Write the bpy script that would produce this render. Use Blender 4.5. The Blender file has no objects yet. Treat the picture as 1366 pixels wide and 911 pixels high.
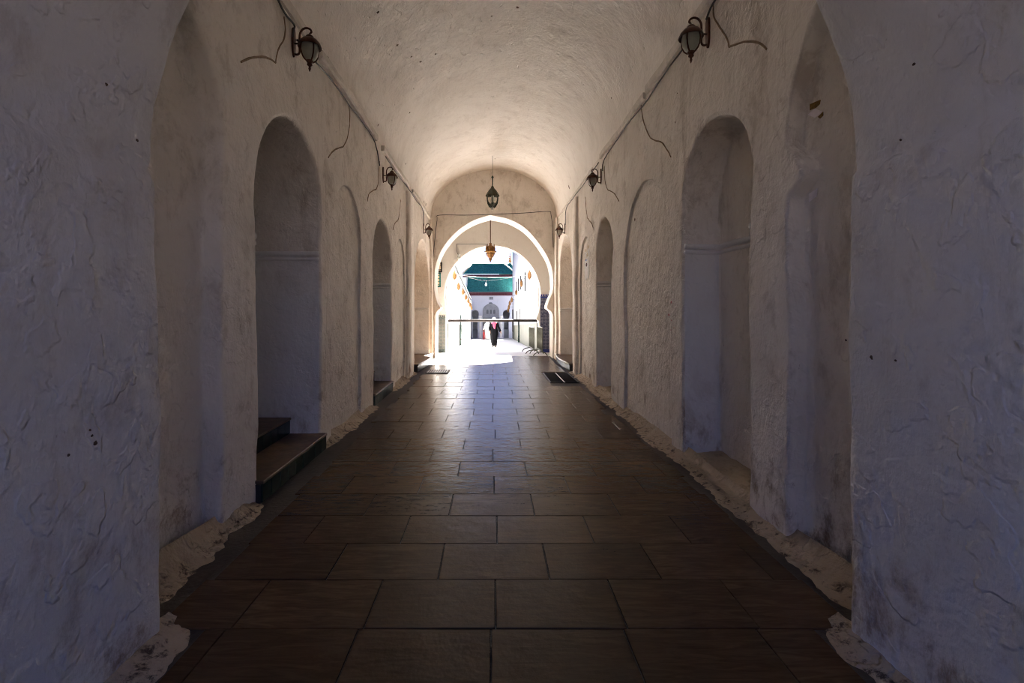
import bpy, bmesh, math, random
import numpy as np
from mathutils import Vector, Matrix, noise
from mathutils.geometry import delaunay_2d_cdt

random.seed(7)
SC = bpy.context.scene
COL = SC.collection

# ------------------------------------------------------------------ camera, sky, sun, exposure
cam_data = bpy.data.cameras.new('camera')
cam = bpy.data.objects.new('camera', cam_data)
COL.objects.link(cam)
cam.location = (0, 0, 1.9)
cam.rotation_euler = (math.radians(90), 0, 0)
cam_data.sensor_width = 36
cam_data.lens = 640 / 1366 * 36
cam_data.shift_x = 26 / 1366
cam_data.shift_y = -45.5 / 1366
cam_data.clip_end = 400
SC.camera = cam

SUN_DIR = Vector((-1.2, -6.6, -4.7)).normalized()
world = bpy.data.worlds.new('sky')
SC.world = world
world.use_nodes = True
wn = world.node_tree
bg = wn.nodes['Background']
sky = wn.nodes.new('ShaderNodeTexSky')
sky.sky_type = 'NISHITA'
sky.sun_disc = False
sky.sun_elevation = math.radians(35)
sky.sun_rotation = math.radians(10)
sky.air_density = 1.0
sky.dust_density = 2.0
sky.ozone_density = 1.0
tint = wn.nodes.new('ShaderNodeMix')          # clear deep-blue morning sky
tint.data_type = 'RGBA'; tint.blend_type = 'MULTIPLY'
tint.inputs['Factor'].default_value = 1
tint.inputs['B'].default_value = (.50, .71, 1.5, 1)
wn.links.new(sky.outputs[0], tint.inputs['A'])
wn.links.new(tint.outputs['Result'], bg.inputs[0])
bg.inputs[1].default_value = 0.10
sun_data = bpy.data.lights.new('sun', 'SUN')
sun_data.energy = 150
sun_data.color = (1.0, 0.955, 0.915)
sun_data.angle = math.radians(0.6)
sun = bpy.data.objects.new('sun', sun_data)
COL.objects.link(sun)
sun.rotation_euler = SUN_DIR.to_track_quat('-Z', 'Y').to_euler()
sun.location = (8, 60, 40)

SC.view_settings.view_transform = 'Standard'
SC.view_settings.look = 'None'
SC.view_settings.gamma = 1
SC.view_settings.use_curve_mapping = False
SC.view_settings.exposure = 0.5
SC.cycles.filter_width = 1.1
SC.cycles.max_bounces = 16
SC.cycles.diffuse_bounces = 10
SC.cycles.glossy_bounces = 6
SC.cycles.transmission_bounces = 8

# ------------------------------------------------------------------ helpers
def tag(o, label=None, cat=None, group=None, kind=None):
    if label: o['label'] = label
    if cat: o['category'] = cat
    if group: o['group'] = group
    if kind: o['kind'] = kind
    return o

def empty(name, loc=(0, 0, 0), rz=0, label=None, cat=None, group=None):
    o = bpy.data.objects.new(name, None)
    COL.objects.link(o)
    o.location = loc
    o.rotation_euler = (0, 0, rz)
    o.empty_display_size = 0.1
    return tag(o, label, cat, group)

def link_mesh(name, me, mats, parent=None):
    o = bpy.data.objects.new(name, me)
    for m in (mats if isinstance(mats, (list, tuple)) else [mats]):
        if m: me.materials.append(m)
    COL.objects.link(o)
    if parent: o.parent = parent
    return o

def copy_tree(o, parent=None):
    c = o.copy()
    COL.objects.link(c)
    if parent: c.parent = parent
    for ch in list(o.children):
        copy_tree(ch, c)
    return c

class MB:
    """collects shapes, builds one mesh"""
    def __init__(self): self.v = []; self.f = []; self.mi = []
    def add(self, vs, fs, mi=0):
        n = len(self.v)
        self.v += [tuple(p) for p in vs]
        self.f += [tuple(i + n for i in f) for f in fs]
        self.mi += [mi] * len(fs)
        return self
    def box(self, c, s, rot=None, mi=0):
        vs = []
        for z in (-.5, .5):
            for y in (-.5, .5):
                for x in (-.5, .5):
                    p = Vector((x * s[0], y * s[1], z * s[2]))
                    if rot is not None: p = rot @ p
                    vs.append(p + Vector(c))
        return self.add(vs, [(0, 2, 3, 1), (4, 5, 7, 6), (0, 1, 5, 4), (2, 6, 7, 3), (0, 4, 6, 2), (1, 3, 7, 5)], mi)
    def tube(self, pts, r, n=8, mi=0, caps=True):
        pts = [Vector(p) for p in pts]
        rs = r if isinstance(r, (list, tuple)) else [r] * len(pts)
        vs, fs = [], []
        up = None
        for i, p in enumerate(pts):
            t = (pts[min(i + 1, len(pts) - 1)] - pts[max(i - 1, 0)])
            t = t.normalized() if t.length > 1e-9 else Vector((0, 0, 1))
            if up is None:
                up = Vector((0, 0, 1)) if abs(t.z) < .9 else Vector((1, 0, 0))
            a = t.cross(up)
            if a.length < 1e-6: a = t.cross(Vector((0, 1, 0)))
            a.normalize()
            b = a.cross(t).normalized()
            up = b
            for k in range(n):
                ang = 2 * math.pi * k / n
                vs.append(p + (a * math.cos(ang) + b * math.sin(ang)) * rs[i])
        for i in range(len(pts) - 1):
            for k in range(n):
                k2 = (k + 1) % n
                fs.append((i * n + k, i * n + k2, (i + 1) * n + k2, (i + 1) * n + k))
        if caps:
            fs.append(tuple(range(n - 1, -1, -1)))
            fs.append(tuple((len(pts) - 1) * n + k for k in range(n)))
        return self.add(vs, fs, mi)
    def lathe(self, prof, c=(0, 0, 0), n=16, mi=0, sx=1, sy=1, close=True):
        vs, fs = [], []
        for (r, z) in prof:
            for k in range(n):
                a = 2 * math.pi * k / n
                vs.append((c[0] + r * math.cos(a) * sx, c[1] + r * math.sin(a) * sy, c[2] + z))
        for i in range(len(prof) - 1):
            for k in range(n):
                k2 = (k + 1) % n
                fs.append((i * n + k, i * n + k2, (i + 1) * n + k2, (i + 1) * n + k))
        if close:
            fs.append(tuple(range(n - 1, -1, -1)))
            fs.append(tuple((len(prof) - 1) * n + k for k in range(n)))
        return self.add(vs, fs, mi)
    def prism(self, poly, mp, d0, d1, mi=0):
        """poly of (u,v) extruded through mp(u,v,d)"""
        n = len(poly)
        vs = [mp(u, v, d0) for u, v in poly] + [mp(u, v, d1) for u, v in poly]
        fs = [tuple(range(n)), tuple(range(2 * n - 1, n - 1, -1))]
        fs += [(i, n + i, n + (i + 1) % n, (i + 1) % n) for i in range(n)]
        return self.add(vs, fs, mi)
    def rings(self, rings, mi=0, caps=True):
        n = len(rings[0])
        vs = [p for r in rings for p in r]
        fs = []
        for i in range(len(rings) - 1):
            for k in range(n):
                k2 = (k + 1) % n
                fs.append((i * n + k, i * n + k2, (i + 1) * n + k2, (i + 1) * n + k))
        if caps:
            fs.append(tuple(range(n - 1, -1, -1)))
            fs.append(tuple((len(rings) - 1) * n + k for k in range(n)))
        return self.add(vs, fs, mi)
    def build(self, name, mats, parent=None, smooth=False, bevel=0, recalc=True):
        me = bpy.data.meshes.new(name)
        me.from_pydata(self.v, [], self.f)
        for p, m in zip(me.polygons, self.mi): p.material_index = m
        if recalc or bevel:
            bm = bmesh.new(); bm.from_mesh(me)
            if recalc: bmesh.ops.recalc_face_normals(bm, faces=bm.faces)
            if bevel:
                bmesh.ops.bevel(bm, geom=list(bm.edges), offset=bevel, segments=1, affect='EDGES', clamp_overlap=True)
            bm.to_mesh(me); bm.free()
        if smooth:
            me.shade_smooth()
            if smooth == 'auto': me.set_sharp_from_angle(angle=math.radians(38))
        return link_mesh(name, me, mats, parent)

def nv(p, s):
    return noise.noise_vector(Vector((p[0] * s, p[1] * s, p[2] * s)))
def warp(p, k=1.0):
    p = Vector(p)
    return p + k * (0.022 * nv(p, .8) + 0.011 * nv(p, 2.6) + 0.0045 * nv(p, 7.5) + 0.0016 * nv(p, 19))

def resample(poly, step, closed=True):
    out = []
    n = len(poly)
    for i in range(n if closed else n - 1):
        a = Vector(poly[i]); b = Vector(poly[(i + 1) % n])
        k = max(1, int(round((b - a).length / step)))
        for j in range(k): out.append(tuple(a.lerp(b, j / k)))
    if not closed: out.append(tuple(poly[-1]))
    return out
def area(poly):
    return .5 * sum(poly[i][0] * poly[(i + 1) % len(poly)][1] - poly[(i + 1) % len(poly)][0] * poly[i][1] for i in range(len(poly)))
def ccw(poly):
    return poly if area(poly) > 0 else poly[::-1]
def offset(poly, d):
    out = []
    n = len(poly)
    for i in range(n):
        a = Vector(poly[i - 1]); b = Vector(poly[i]); c = Vector(poly[(i + 1) % n])
        t1 = (b - a).normalized(); t2 = (c - b).normalized()
        n1 = Vector((t1.y, -t1.x)); n2 = Vector((t2.y, -t2.x))
        m = n1 + n2
        if m.length < 1e-6: m = n1
        m.normalize()
        out.append(tuple(b + m * d / max(.6, m.dot(n1))))
    return out
def inside(poly, P):
    P = np.asarray(P); x, y = P[:, 0], P[:, 1]
    r = np.zeros(len(P), bool)
    n = len(poly)
    for i in range(n):
        x1, y1 = poly[i]; x2, y2 = poly[(i + 1) % n]
        c = ((y1 > y) != (y2 > y))
        if y1 != y2:
            r ^= c & (x < (x2 - x1) * (y - y1) / (y2 - y1) + x1)
    return r
def near_poly(poly, P, d):
    P = np.asarray(P); Q = np.asarray(poly)
    bad = np.zeros(len(P), bool)
    for q in Q:
        bad |= ((P - q) ** 2).sum(1) < d * d
    return bad

def tri_fill(outer, holes, step):
    u = [p[0] for p in outer]; v = [p[1] for p in outer]
    gu = np.arange(min(u) + step * .5, max(u), step); gv = np.arange(min(v) + step * .5, max(v), step)
    G = np.array([(a, b) for a in gu for b in gv])
    if len(G):
        keep = inside(outer, G) & ~near_poly(outer, G, step * .55)
        for h in holes:
            keep &= ~inside(h, G) & ~near_poly(h, G, step * .5)
        G = G[keep]
    verts = [Vector(p) for p in outer]
    edges = [(i, (i + 1) % len(outer)) for i in range(len(outer))]
    for h in holes:
        b = len(verts)
        verts += [Vector(p) for p in h]
        edges += [(b + i, b + (i + 1) % len(h)) for i in range(len(h))]
    verts += [Vector(p) for p in G]
    vs, es, fs, *_ = delaunay_2d_cdt(verts, edges, [], 0, 1e-6)
    C = np.array([((vs[f[0]] + vs[f[1]] + vs[f[2]]) / 3)[:] for f in fs])
    keep = inside(outer, C)
    for h in holes: keep &= ~inside(h, C)
    return vs, [tuple(f) for f, k in zip(fs, keep) if k]

def orient(me, want):
    """flip the whole mesh when its normals point away from want(center)"""
    s = 0
    for p in me.polygons:
        s += p.normal.dot(want(p.center)) * p.area
    if s < 0: me.flip_normals()

def sheet(name, mp, outer, holes, mats, want, step=.07, parent=None, wk=1.0):
    vs, fs = tri_fill(ccw(resample(outer, step)), [ccw(h) for h in holes], step)
    me = bpy.data.meshes.new(name)
    me.from_pydata([warp(mp(p[0], p[1], 0), wk) for p in vs], [], fs)
    orient(me, lambda c: want)
    me.shade_smooth()
    return link_mesh(name, me, mats, parent)

def lining(name, mp, poly, D, r, mats, parent, step=.07, cap=True, split_z=None, dstep=.11, wk=1.0):
    poly = ccw(poly)
    prof = []
    for t in range(5):
        a = t / 4 * math.pi / 2
        prof.append((r * (1 - math.sin(a)), r * (1 - math.cos(a))))
    d = r
    while d < D - dstep * .6:
        d += dstep
        prof.append((0, min(d, D)))
    if prof[-1][1] < D - 1e-6: prof.append((0, D))
    vs, fs, mi = [], [], []
    n = len(poly)
    for off, dep in prof:
        for (u, v) in (offset(poly, off) if off > 1e-6 else poly):
            vs.append(warp(mp(u, v, dep), wk))
    for i in range(len(prof) - 1):
        for k in range(n):
            k2 = (k + 1) % n
            fs.append((i * n + k, i * n + k2, (i + 1) * n + k2, (i + 1) * n + k))
            mi.append(1 if split_z and max(poly[k][1], poly[k2][1]) < split_z and i > 2 else 0)
    if cap:
        cv, cf = tri_fill(poly, [], step)
        b = (len(prof) - 1) * n
        # cap verts: first n coincide with the last loop when CDT keeps the order
        idx = []
        for j, p in enumerate(cv):
            if j < n and (Vector(poly[j]) - p).length < 1e-4:
                idx.append(b + j)
            else:
                idx.append(len(vs)); vs.append(warp(mp(p[0], p[1], D), wk))
        for f in cf:
            fs.append(tuple(idx[i] for i in f)); mi.append(0)
    me = bpy.data.meshes.new(name)
    me.from_pydata(vs, [], fs)
    for p, m in zip(me.polygons, mi): p.material_index = m
    bm = bmesh.new(); bm.from_mesh(me)
    bmesh.ops.recalc_face_normals(bm, faces=bm.faces)
    bm.to_mesh(me); bm.free()
    uc = sum(p[0] for p in poly) / n; vc = sum(p[1] for p in poly) / n
    ax = Vector(mp(uc, vc, D * .3))
    orient(me, lambda c: (ax - c))
    me.shade_smooth()
    return link_mesh(name, me, mats, parent)

# pixel of the 1366x911 photograph -> point on a known plane (used only to work out sizes)
VX, VY, F, H = 657.0, 410.0, 640.0, 1.9
WL, WR = 2.30, 2.40
def LW(px, py):
    Y = F * WL / (VX - px); return (Y, H + (VY - py) * Y / F)
def RW(px, py):
    Y = F * WR / (px - VX); return (Y, H + (VY - py) * Y / F)
def AT(px, py, Y):
    return ((px - VX) * Y / F, H + (VY - py) * Y / F)
SLOPE = 0.042
def ground(Y):
    return 0.0 if Y < 18.8 else -SLOPE * (Y - 18)

# ------------------------------------------------------------------ materials
def new_mat(name):
    m = bpy.data.materials.new(name); m.use_nodes = True
    nt = m.node_tree
    return m, nt, nt.nodes['Principled BSDF']
def N(nt, t, **kw):
    n = nt.nodes.new(t)
    for k, v in kw.items():
        if k in n.inputs: n.inputs[k].default_value = v
        else: setattr(n, k, v)
    return n
def simple(name, col, rough=.5, metal=0, var=0, scale=8, bump=0, bscale=40, trans=0, ior=1.45, spec=.5):
    m, nt, b = new_mat(name)
    b.inputs['Base Color'].default_value = (*col, 1)
    b.inputs['Roughness'].default_value = rough
    b.inputs['Metallic'].default_value = metal
    b.inputs['Specular IOR Level'].default_value = spec
    b.inputs['Transmission Weight'].default_value = trans
    b.inputs['IOR'].default_value = ior
    if var or bump:
        tc = N(nt, 'ShaderNodeTexCoord')
        if var:
            ns = N(nt, 'ShaderNodeTexNoise', Scale=scale, Detail=6.0, Roughness=.65)
            nt.links.new(tc.outputs['Object'], ns.inputs['Vector'])
            mr = N(nt, 'ShaderNodeMapRange'); mr.inputs['From Min'].default_value = .3; mr.inputs['From Max'].default_value = .7
            mr.inputs['To Min'].default_value = 1 - var; mr.inputs['To Max'].default_value = 1 + var
            nt.links.new(ns.outputs['Fac'], mr.inputs['Value'])
            mx = N(nt, 'ShaderNodeMix', data_type='RGBA', blend_type='MULTIPLY')
            mx.inputs['Factor'].default_value = 1
            mx.inputs['A'].default_value = (*col, 1)
            nt.links.new(mr.outputs['Result'], mx.inputs['B'])
            nt.links.new(mx.outputs['Result'], b.inputs['Base Color'])
        if bump:
            n2 = N(nt, 'ShaderNodeTexNoise', Scale=bscale, Detail=4.0)
            nt.links.new(tc.outputs['Object'], n2.inputs['Vector'])
            bp = N(nt, 'ShaderNodeBump', Strength=bump, Distance=.02)
            nt.links.new(n2.outputs['Fac'], bp.inputs['Height'])
            nt.links.new(bp.outputs['Normal'], b.inputs['Normal'])
    return m

def plaster(name, base, dirt=(.20, .125, .07), dirt_amt=.55, low_dirt=.6, bump=.55, dist=.05, pits=0, mottled=(.50, .42, .33), flakes=.3, lo=(-.1, 1.2), fine=1.0):
    m, nt, b = new_mat(name)
    L = nt.links.new
    geo = N(nt, 'ShaderNodeNewGeometry')
    pos = geo.outputs['Position']
    def mapped(sx, sy, sz):
        mp = N(nt, 'ShaderNodeMapping'); mp.inputs['Scale'].default_value = (sx, sy, sz)
        L(pos, mp.inputs['Vector']); return mp.outputs[0]
    def ns(vec, scale, detail=6., rough=.6, dist=0.):
        n = N(nt, 'ShaderNodeTexNoise', Scale=scale, Detail=detail, Roughness=rough, Distortion=dist)
        L(vec, n.inputs['Vector']); return n.outputs['Fac']
    def ramp(v, a, c, t0=0., t1=1.):
        r = N(nt, 'ShaderNodeMapRange', interpolation_type='SMOOTHSTEP')
        for k, x in zip(('From Min', 'From Max', 'To Min', 'To Max'), (a, c, t0, t1)): r.inputs[k].default_value = x
        L(v, r.inputs['Value']); return r.outputs['Result']
    def mth(op, a, c):
        n = N(nt, 'ShaderNodeMath', operation=op)
        for i, x in enumerate((a, c)):
            if isinstance(x, (int, float)): n.inputs[i].default_value = x
            else: L(x, n.inputs[i])
        return n.outputs[0]
    def mix(f, a, c):
        n = N(nt, 'ShaderNodeMix', data_type='RGBA')
        if isinstance(f, (int, float)): n.inputs['Factor'].default_value = f
        else: L(f, n.inputs['Factor'])
        for k, x in (('A', a), ('B', c)):
            if isinstance(x, tuple): n.inputs[k].default_value = (*x, 1)
            else: L(x, n.inputs[k])
        return n.outputs['Result']
    # large mottling
    c = mix(ramp(ns(pos, .9, 5., .62, .5), .42, .70, 0, .55), base, mottled)
    # vertical run stains
    streak = ns(mapped(3.2, 3.2, .45), 1.0, 6., .7, .6)
    c = mix(mth('MULTIPLY', ramp(streak, .56, .75), dirt_amt * .45), c, dirt)
    # blotchy dirt, stronger close to the ground
    sep = N(nt, 'ShaderNodeSeparateXYZ'); L(pos, sep.inputs[0])
    low = ramp(sep.outputs['Z'], lo[0], lo[1], 1., 0.)
    blotch = ns(mapped(1, 1, .7), 2.6 * fine, 9., .74, .3)
    amt = mth('ADD', mth('MULTIPLY', low, low_dirt), .10 + dirt_amt * .3)
    c = mix(mth('MULTIPLY', ramp(blotch, .50, .68), amt), c, dirt)
    # small scuffs
    sc = ns(mapped(9, 9, 3.2), 1.2, 5., .7, 1.2)
    c = mix(mth('MULTIPLY', ramp(sc, .66, .74), dirt_amt * .7), c, tuple(x * .6 for x in dirt))
    L(c, b.inputs['Base Color'])
    b.inputs['Roughness'].default_value = .82
    b.inputs['Specular IOR Level'].default_value = .25
    # relief: lumps, trowel strokes, flaked layers
    h1 = ns(pos, 3.5, 4., .55)
    h2 = ns(mapped(9, 9, 4.5), 1.6, 6., .62, .25)
    h4 = ns(pos, 14., 5., .6)
    h3 = ns(pos, 55., 4., .6)
    fl = N(nt, 'ShaderNodeTexNoise', Scale=2.1, Detail=4., Roughness=.5, Distortion=.4); L(pos, fl.inputs['Vector'])
    flk = ramp(fl.outputs['Fac'], .49, .56)
    fl2 = N(nt, 'ShaderNodeTexNoise', Scale=4.6, Detail=3., Roughness=.5, Distortion=.3); L(pos, fl2.inputs['Vector'])
    flk2 = ramp(fl2.outputs['Fac'], .55, .60)
    hh = mth('ADD', mth('ADD', mth('MULTIPLY', h1, .6), mth('MULTIPLY', h2, .22)), mth('MULTIPLY', h4, .16))
    hh = mth('ADD', hh, mth('MULTIPLY', h3, .07))
    hh = mth('ADD', hh, mth('MULTIPLY', flk, .10 * flakes / .3))
    hh = mth('ADD', hh, mth('MULTIPLY', flk2, .10 * flakes / .3))
    if pits:
        p1 = ramp(ns(mapped(3, 2, 3), 3.0, 3., .5, .8), .66, .74)
        hh = mth('SUBTRACT', hh, mth('MULTIPLY', p1, pits))
    bp = N(nt, 'ShaderNodeBump', Strength=bump, Distance=dist)
    L(hh, bp.inputs['Height'])
    L(bp.outputs['Normal'], b.inputs['Normal'])
    return m

M = {}
M['plaster'] = plaster('wall_plaster', (.75, .70, .64), dirt_amt=.8, bump=.9, mottled=(.60, .54, .47))
M['plaster_pier'] = plaster('pier_plaster', (.66, .64, .62), mottled=(.52, .50, .48), dirt_amt=.5, low_dirt=.6, bump=.95, flakes=.42)
M['vault'] = plaster('vault_plaster', (.82, .78, .73), dirt_amt=.2, low_dirt=0, pits=.4, mottled=(.70, .65, .59), flakes=.2, bump=.8)
M['whitewash'] = plaster('whitewash', (.70, .69, .68), dirt_amt=.2, low_dirt=.6, mottled=(.64, .62, .60), flakes=.3, lo=(.0, .9))
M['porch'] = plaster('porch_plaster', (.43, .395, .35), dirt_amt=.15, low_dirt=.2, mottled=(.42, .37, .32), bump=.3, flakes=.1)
M['arch_white'] = plaster('arch_whitewash', (.64, .60, .55), dirt_amt=.1, low_dirt=.15, mottled=(.60, .56, .50), bump=.3, flakes=.1)
M['court'] = plaster('court_whitewash', (.50, .50, .51), dirt=(.3, .3, .3), dirt_amt=.15, low_dirt=.0, mottled=(.43, .43, .45), bump=.15, flakes=.1)
M['rubble'] = plaster('sandy_mortar', (.42, .34, .25), dirt=(.075, .055, .04), dirt_amt=.8, low_dirt=1.3, bump=1.0, dist=.08, mottled=(.33, .25, .17), flakes=.6, lo=(.0, .07), fine=3.5)
M['facade'] = plaster('white_facade_shade_tinted', (.44, .46, .54), dirt=(.3, .3, .34), dirt_amt=.1, low_dirt=.0, mottled=(.42, .44, .52), bump=.15, flakes=.1)  # white facade; its bluish shade and dimmer level are put into the colour
M['line'] = simple('grimy_moulding', (.22, .15, .09), .9, var=.35, scale=14)
M['cement'] = simple('dark_cement', (.045, .034, .026), .75, var=.3, scale=5, bump=.5, bscale=30)
M['iron'] = simple('black_iron', (.03, .028, .026), .5, .6, var=.3, scale=20)
M['steel_edge'] = simple('worn_steel', (.45, .43, .40), .35, .9)
M['bronze'] = simple('antique_bronze', (.085, .034, .02), .42, .75, var=.5, scale=30)
M['frosted'] = simple('frosted_glass', (.42, .42, .36), .45, trans=.35, var=.1, scale=20)
M['clear'] = simple('clear_glass', (.95, .97, .93), .05, trans=.95)
M['olive_metal'] = simple('olive_bronze', (.045, .04, .018), .5, .5, var=.3, scale=20)
M['darkgreen'] = simple('dark_green_metal', (.018, .035, .02), .4, .5)
M['brass'] = simple('brass', (.16, .07, .015), .55, .4, var=.2, scale=20)
M['gold'] = simple('amber_lantern', (.22, .10, .015), .6, .2, var=.15, scale=20)
M['amberglass'] = simple('amber_glass', (.16, .07, .01), .6)
M['trunk'] = simple('painted_trunking', (.58, .53, .47), .6, var=.2, scale=6)
M['cable'] = simple('grey_cable', (.06, .058, .055), .6)
M['greentile'] = simple('dark_green_glaze', (.012, .028, .022), .25, var=.5, scale=9, spec=.6)
M['tread'] = simple('worn_brown_tread', (.11, .065, .035), .45, var=.45, scale=5, bump=.4, bscale=12)
M['roof'] = simple('teal_roof_tile', (.026, .135, .12), .8, var=.35, scale=6, spec=.15)
M['maroon'] = simple('maroon_wood', (.055, .008, .016), .8, var=.15, scale=6)
M['bar'] = simple('brown_bar', (.014, .006, .004), .7, var=.2, scale=6)
M['paving'] = simple('grey_white_paving', (.54, .53, .515), .5, var=.1, scale=1.2)
M['dado'] = simple('pale_olive_marble', (.10, .10, .076), .6, var=.18, scale=1.2)
M['pavement'] = simple('white_marble', (.40, .385, .365), .45, var=.1, scale=1.2)
M['shutter'] = simple('grey_shutter', (.10, .11, .13), .6)
M['stone'] = simple('grey_stucco_shaded', (.24, .25, .29), .7, var=.15, scale=4)  # shade inside the loggia arches painted into the grey; also the window panes
M['coping'] = simple('dark_coping', (.03, .03, .03), .8)
M['shade'] = simple('blue_grey_shade', (.13, .14, .17), .5, var=.2, scale=4)  # shaded tone painted on loggia ceiling, lintel and rosette; also one blue-grey pane
M['barrier'] = simple('olive_steel', (.075, .08, .055), .45, .3, var=.2, scale=8)
M['galv'] = simple('galvanised_steel', (.55, .55, .53), .4, .7)
M['paper'] = simple('old_paper', (.86, .80, .82), .8, var=.12, scale=14)
M['ochre'] = simple('ochre_label', (.22, .12, .02), .7, var=.5, scale=40)
M['red'] = simple('red_paint', (.30, .01, .01), .6)
M['black_cloth'] = simple('black_cloth', (.004, .004, .005), .95, var=.3, scale=10, spec=.1)
M['pink'] = simple('pink_scarf', (.50, .06, .11), .8, var=.15, scale=14)
M['white_cloth'] = simple('white_cloth', (.72, .71, .70), .85, var=.05)
M['skin'] = simple('skin', (.42, .22, .14), .55)
M['hair'] = simple('dark_hair', (.02, .015, .012), .6)
M['shoe'] = simple('black_leather', (.01, .01, .01), .35)
M['cream'] = simple('cream_panel', (.62, .50, .33), .6, var=.1)
M['dkblue'] = simple('cobalt_glaze', (.02, .03, .16), .25)
M['leaf'] = simple('leaf', (.03, .07, .03), .7, var=.3, scale=5)

def slab_material():
    m, nt, b = new_mat('brown_marble_slab')
    L = nt.links.new
    geo = N(nt, 'ShaderNodeNewGeometry'); oi = N(nt, 'ShaderNodeObjectInfo')
    pos = geo.outputs['Position']
    off = N(nt, 'ShaderNodeVectorMath', operation='MULTIPLY_ADD')
    cmb = N(nt, 'ShaderNodeCombineXYZ'); L(oi.outputs['Random'], cmb.inputs[0]); L(oi.outputs['Random'], cmb.inputs[1]); L(oi.outputs['Random'], cmb.inputs[2])
    L(cmb.outputs[0], off.inputs[0]); off.inputs[1].default_value = (7, 13, 5); L(pos, off.inputs[2])
    mp = N(nt, 'ShaderNodeMapping'); mp.inputs['Scale'].default_value = (2.2, 14, 6); L(off.outputs[0], mp.inputs['Vector'])
    vein = N(nt, 'ShaderNodeTexNoise', Scale=1.3, Detail=7., Roughness=.6, Distortion=1.4); L(mp.outputs[0], vein.inputs['Vector'])
    cr = N(nt, 'ShaderNodeValToRGB')
    e = cr.color_ramp.elements
    e[0].position = .30; e[0].color = (.052, .029, .013, 1)
    e[1].position = .72; e[1].color = (.115, .071, .034, 1)
    mid = cr.color_ramp.elements.new(.5); mid.color = (.078, .046, .022, 1)
    L(vein.outputs['Fac'], cr.inputs[0])
    mr = N(nt, 'ShaderNodeMapRange'); mr.inputs['To Min'].default_value = .78; mr.inputs['To Max'].default_value = 1.2
    L(oi.outputs['Random'], mr.inputs['Value'])
    mx = N(nt, 'ShaderNodeMix', data_type='RGBA', blend_type='MULTIPLY'); mx.inputs['Factor'].default_value = 1
    L(cr.outputs[0], mx.inputs['A']); L(mr.outputs['Result'], mx.inputs['B'])
    # grime blotches
    gr = N(nt, 'ShaderNodeTexNoise', Scale=1.7, Detail=5., Roughness=.6); L(pos, gr.inputs['Vector'])
    g2 = N(nt, 'ShaderNodeMapRange', interpolation_type='SMOOTHSTEP'); g2.inputs['From Min'].default_value = .35; g2.inputs['From Max'].default_value = .85; g2.inputs['To Max'].default_value = .4
    L(gr.outputs['Fac'], g2.inputs['Value'])
    m2 = N(nt, 'ShaderNodeMix', data_type='RGBA'); L(g2.outputs['Result'], m2.inputs['Factor']); L(mx.outputs['Result'], m2.inputs['A']); m2.inputs['B'].default_value = (.045, .027, .015, 1)
    L(m2.outputs['Result'], b.inputs['Base Color'])
    rr = N(nt, 'ShaderNodeMapRange'); rr.inputs['From Min'].default_value = .2; rr.inputs['From Max'].default_value = .8; rr.inputs['To Min'].default_value = .24; rr.inputs['To Max'].default_value = .36
    b.inputs['Roughness'].default_value = .27
    b.inputs['Specular IOR Level'].default_value = .15
    w1 = N(nt, 'ShaderNodeTexNoise', Scale=7., Detail=4., Roughness=.55); L(off.outputs[0], w1.inputs['Vector'])
    w2 = N(nt, 'ShaderNodeTexNoise', Scale=45., Detail=3.); L(pos, w2.inputs['Vector'])
    ad = N(nt, 'ShaderNodeMath', operation='MULTIPLY_ADD'); L(w2.outputs['Fac'], ad.inputs[0]); ad.inputs[1].default_value = .12; L(w1.outputs['Fac'], ad.inputs[2])
    bp = N(nt, 'ShaderNodeBump', Strength=.42, Distance=.018); L(ad.outputs[0], bp.inputs['Height'])
    L(bp.outputs['Normal'], b.inputs['Normal'])
    return m
M['slab'] = slab_material()

def checker_material(name, c1, c2, c3, scale):
    """small glazed mosaic: too fine to pick out piece by piece"""
    m, nt, b = new_mat(name)
    L = nt.links.new
    geo = N(nt, 'ShaderNodeNewGeometry')
    mp = N(nt, 'ShaderNodeMapping'); mp.inputs['Rotation'].default_value = (0, math.radians(45), 0); L(geo.outputs['Position'], mp.inputs['Vector'])
    ck = N(nt, 'ShaderNodeTexChecker', Scale=scale); L(mp.outputs[0], ck.inputs['Vector'])
    ck.inputs['Color1'].default_value = (*c1, 1); ck.inputs['Color2'].default_value = (*c2, 1)
    vo = N(nt, 'ShaderNodeTexVoronoi', Scale=scale * .7); L(geo.outputs['Position'], vo.inputs['Vector'])
    r = N(nt, 'ShaderNodeMath', operation='LESS_THAN'); L(vo.outputs['Distance'], r.inputs[0]); r.inputs[1].default_value = .28
    mx = N(nt, 'ShaderNodeMix', data_type='RGBA'); L(r.outputs[0], mx.inputs['Factor']); L(ck.outputs['Color'], mx.inputs['A']); mx.inputs['B'].default_value = (*c3, 1)
    L(mx.outputs['Result'], b.inputs['Base Color']); b.inputs['Roughness'].default_value = .3
    return m
M['zellige_green'] = checker_material('green_mosaic', (.006, .013, .006), (.03, .027, .015), (.018, .011, .003), 9)
M['zellige_blue'] = checker_material('navy_mosaic', (.035, .04, .075), (.10, .10, .13), (.02, .02, .05), 9)

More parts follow.
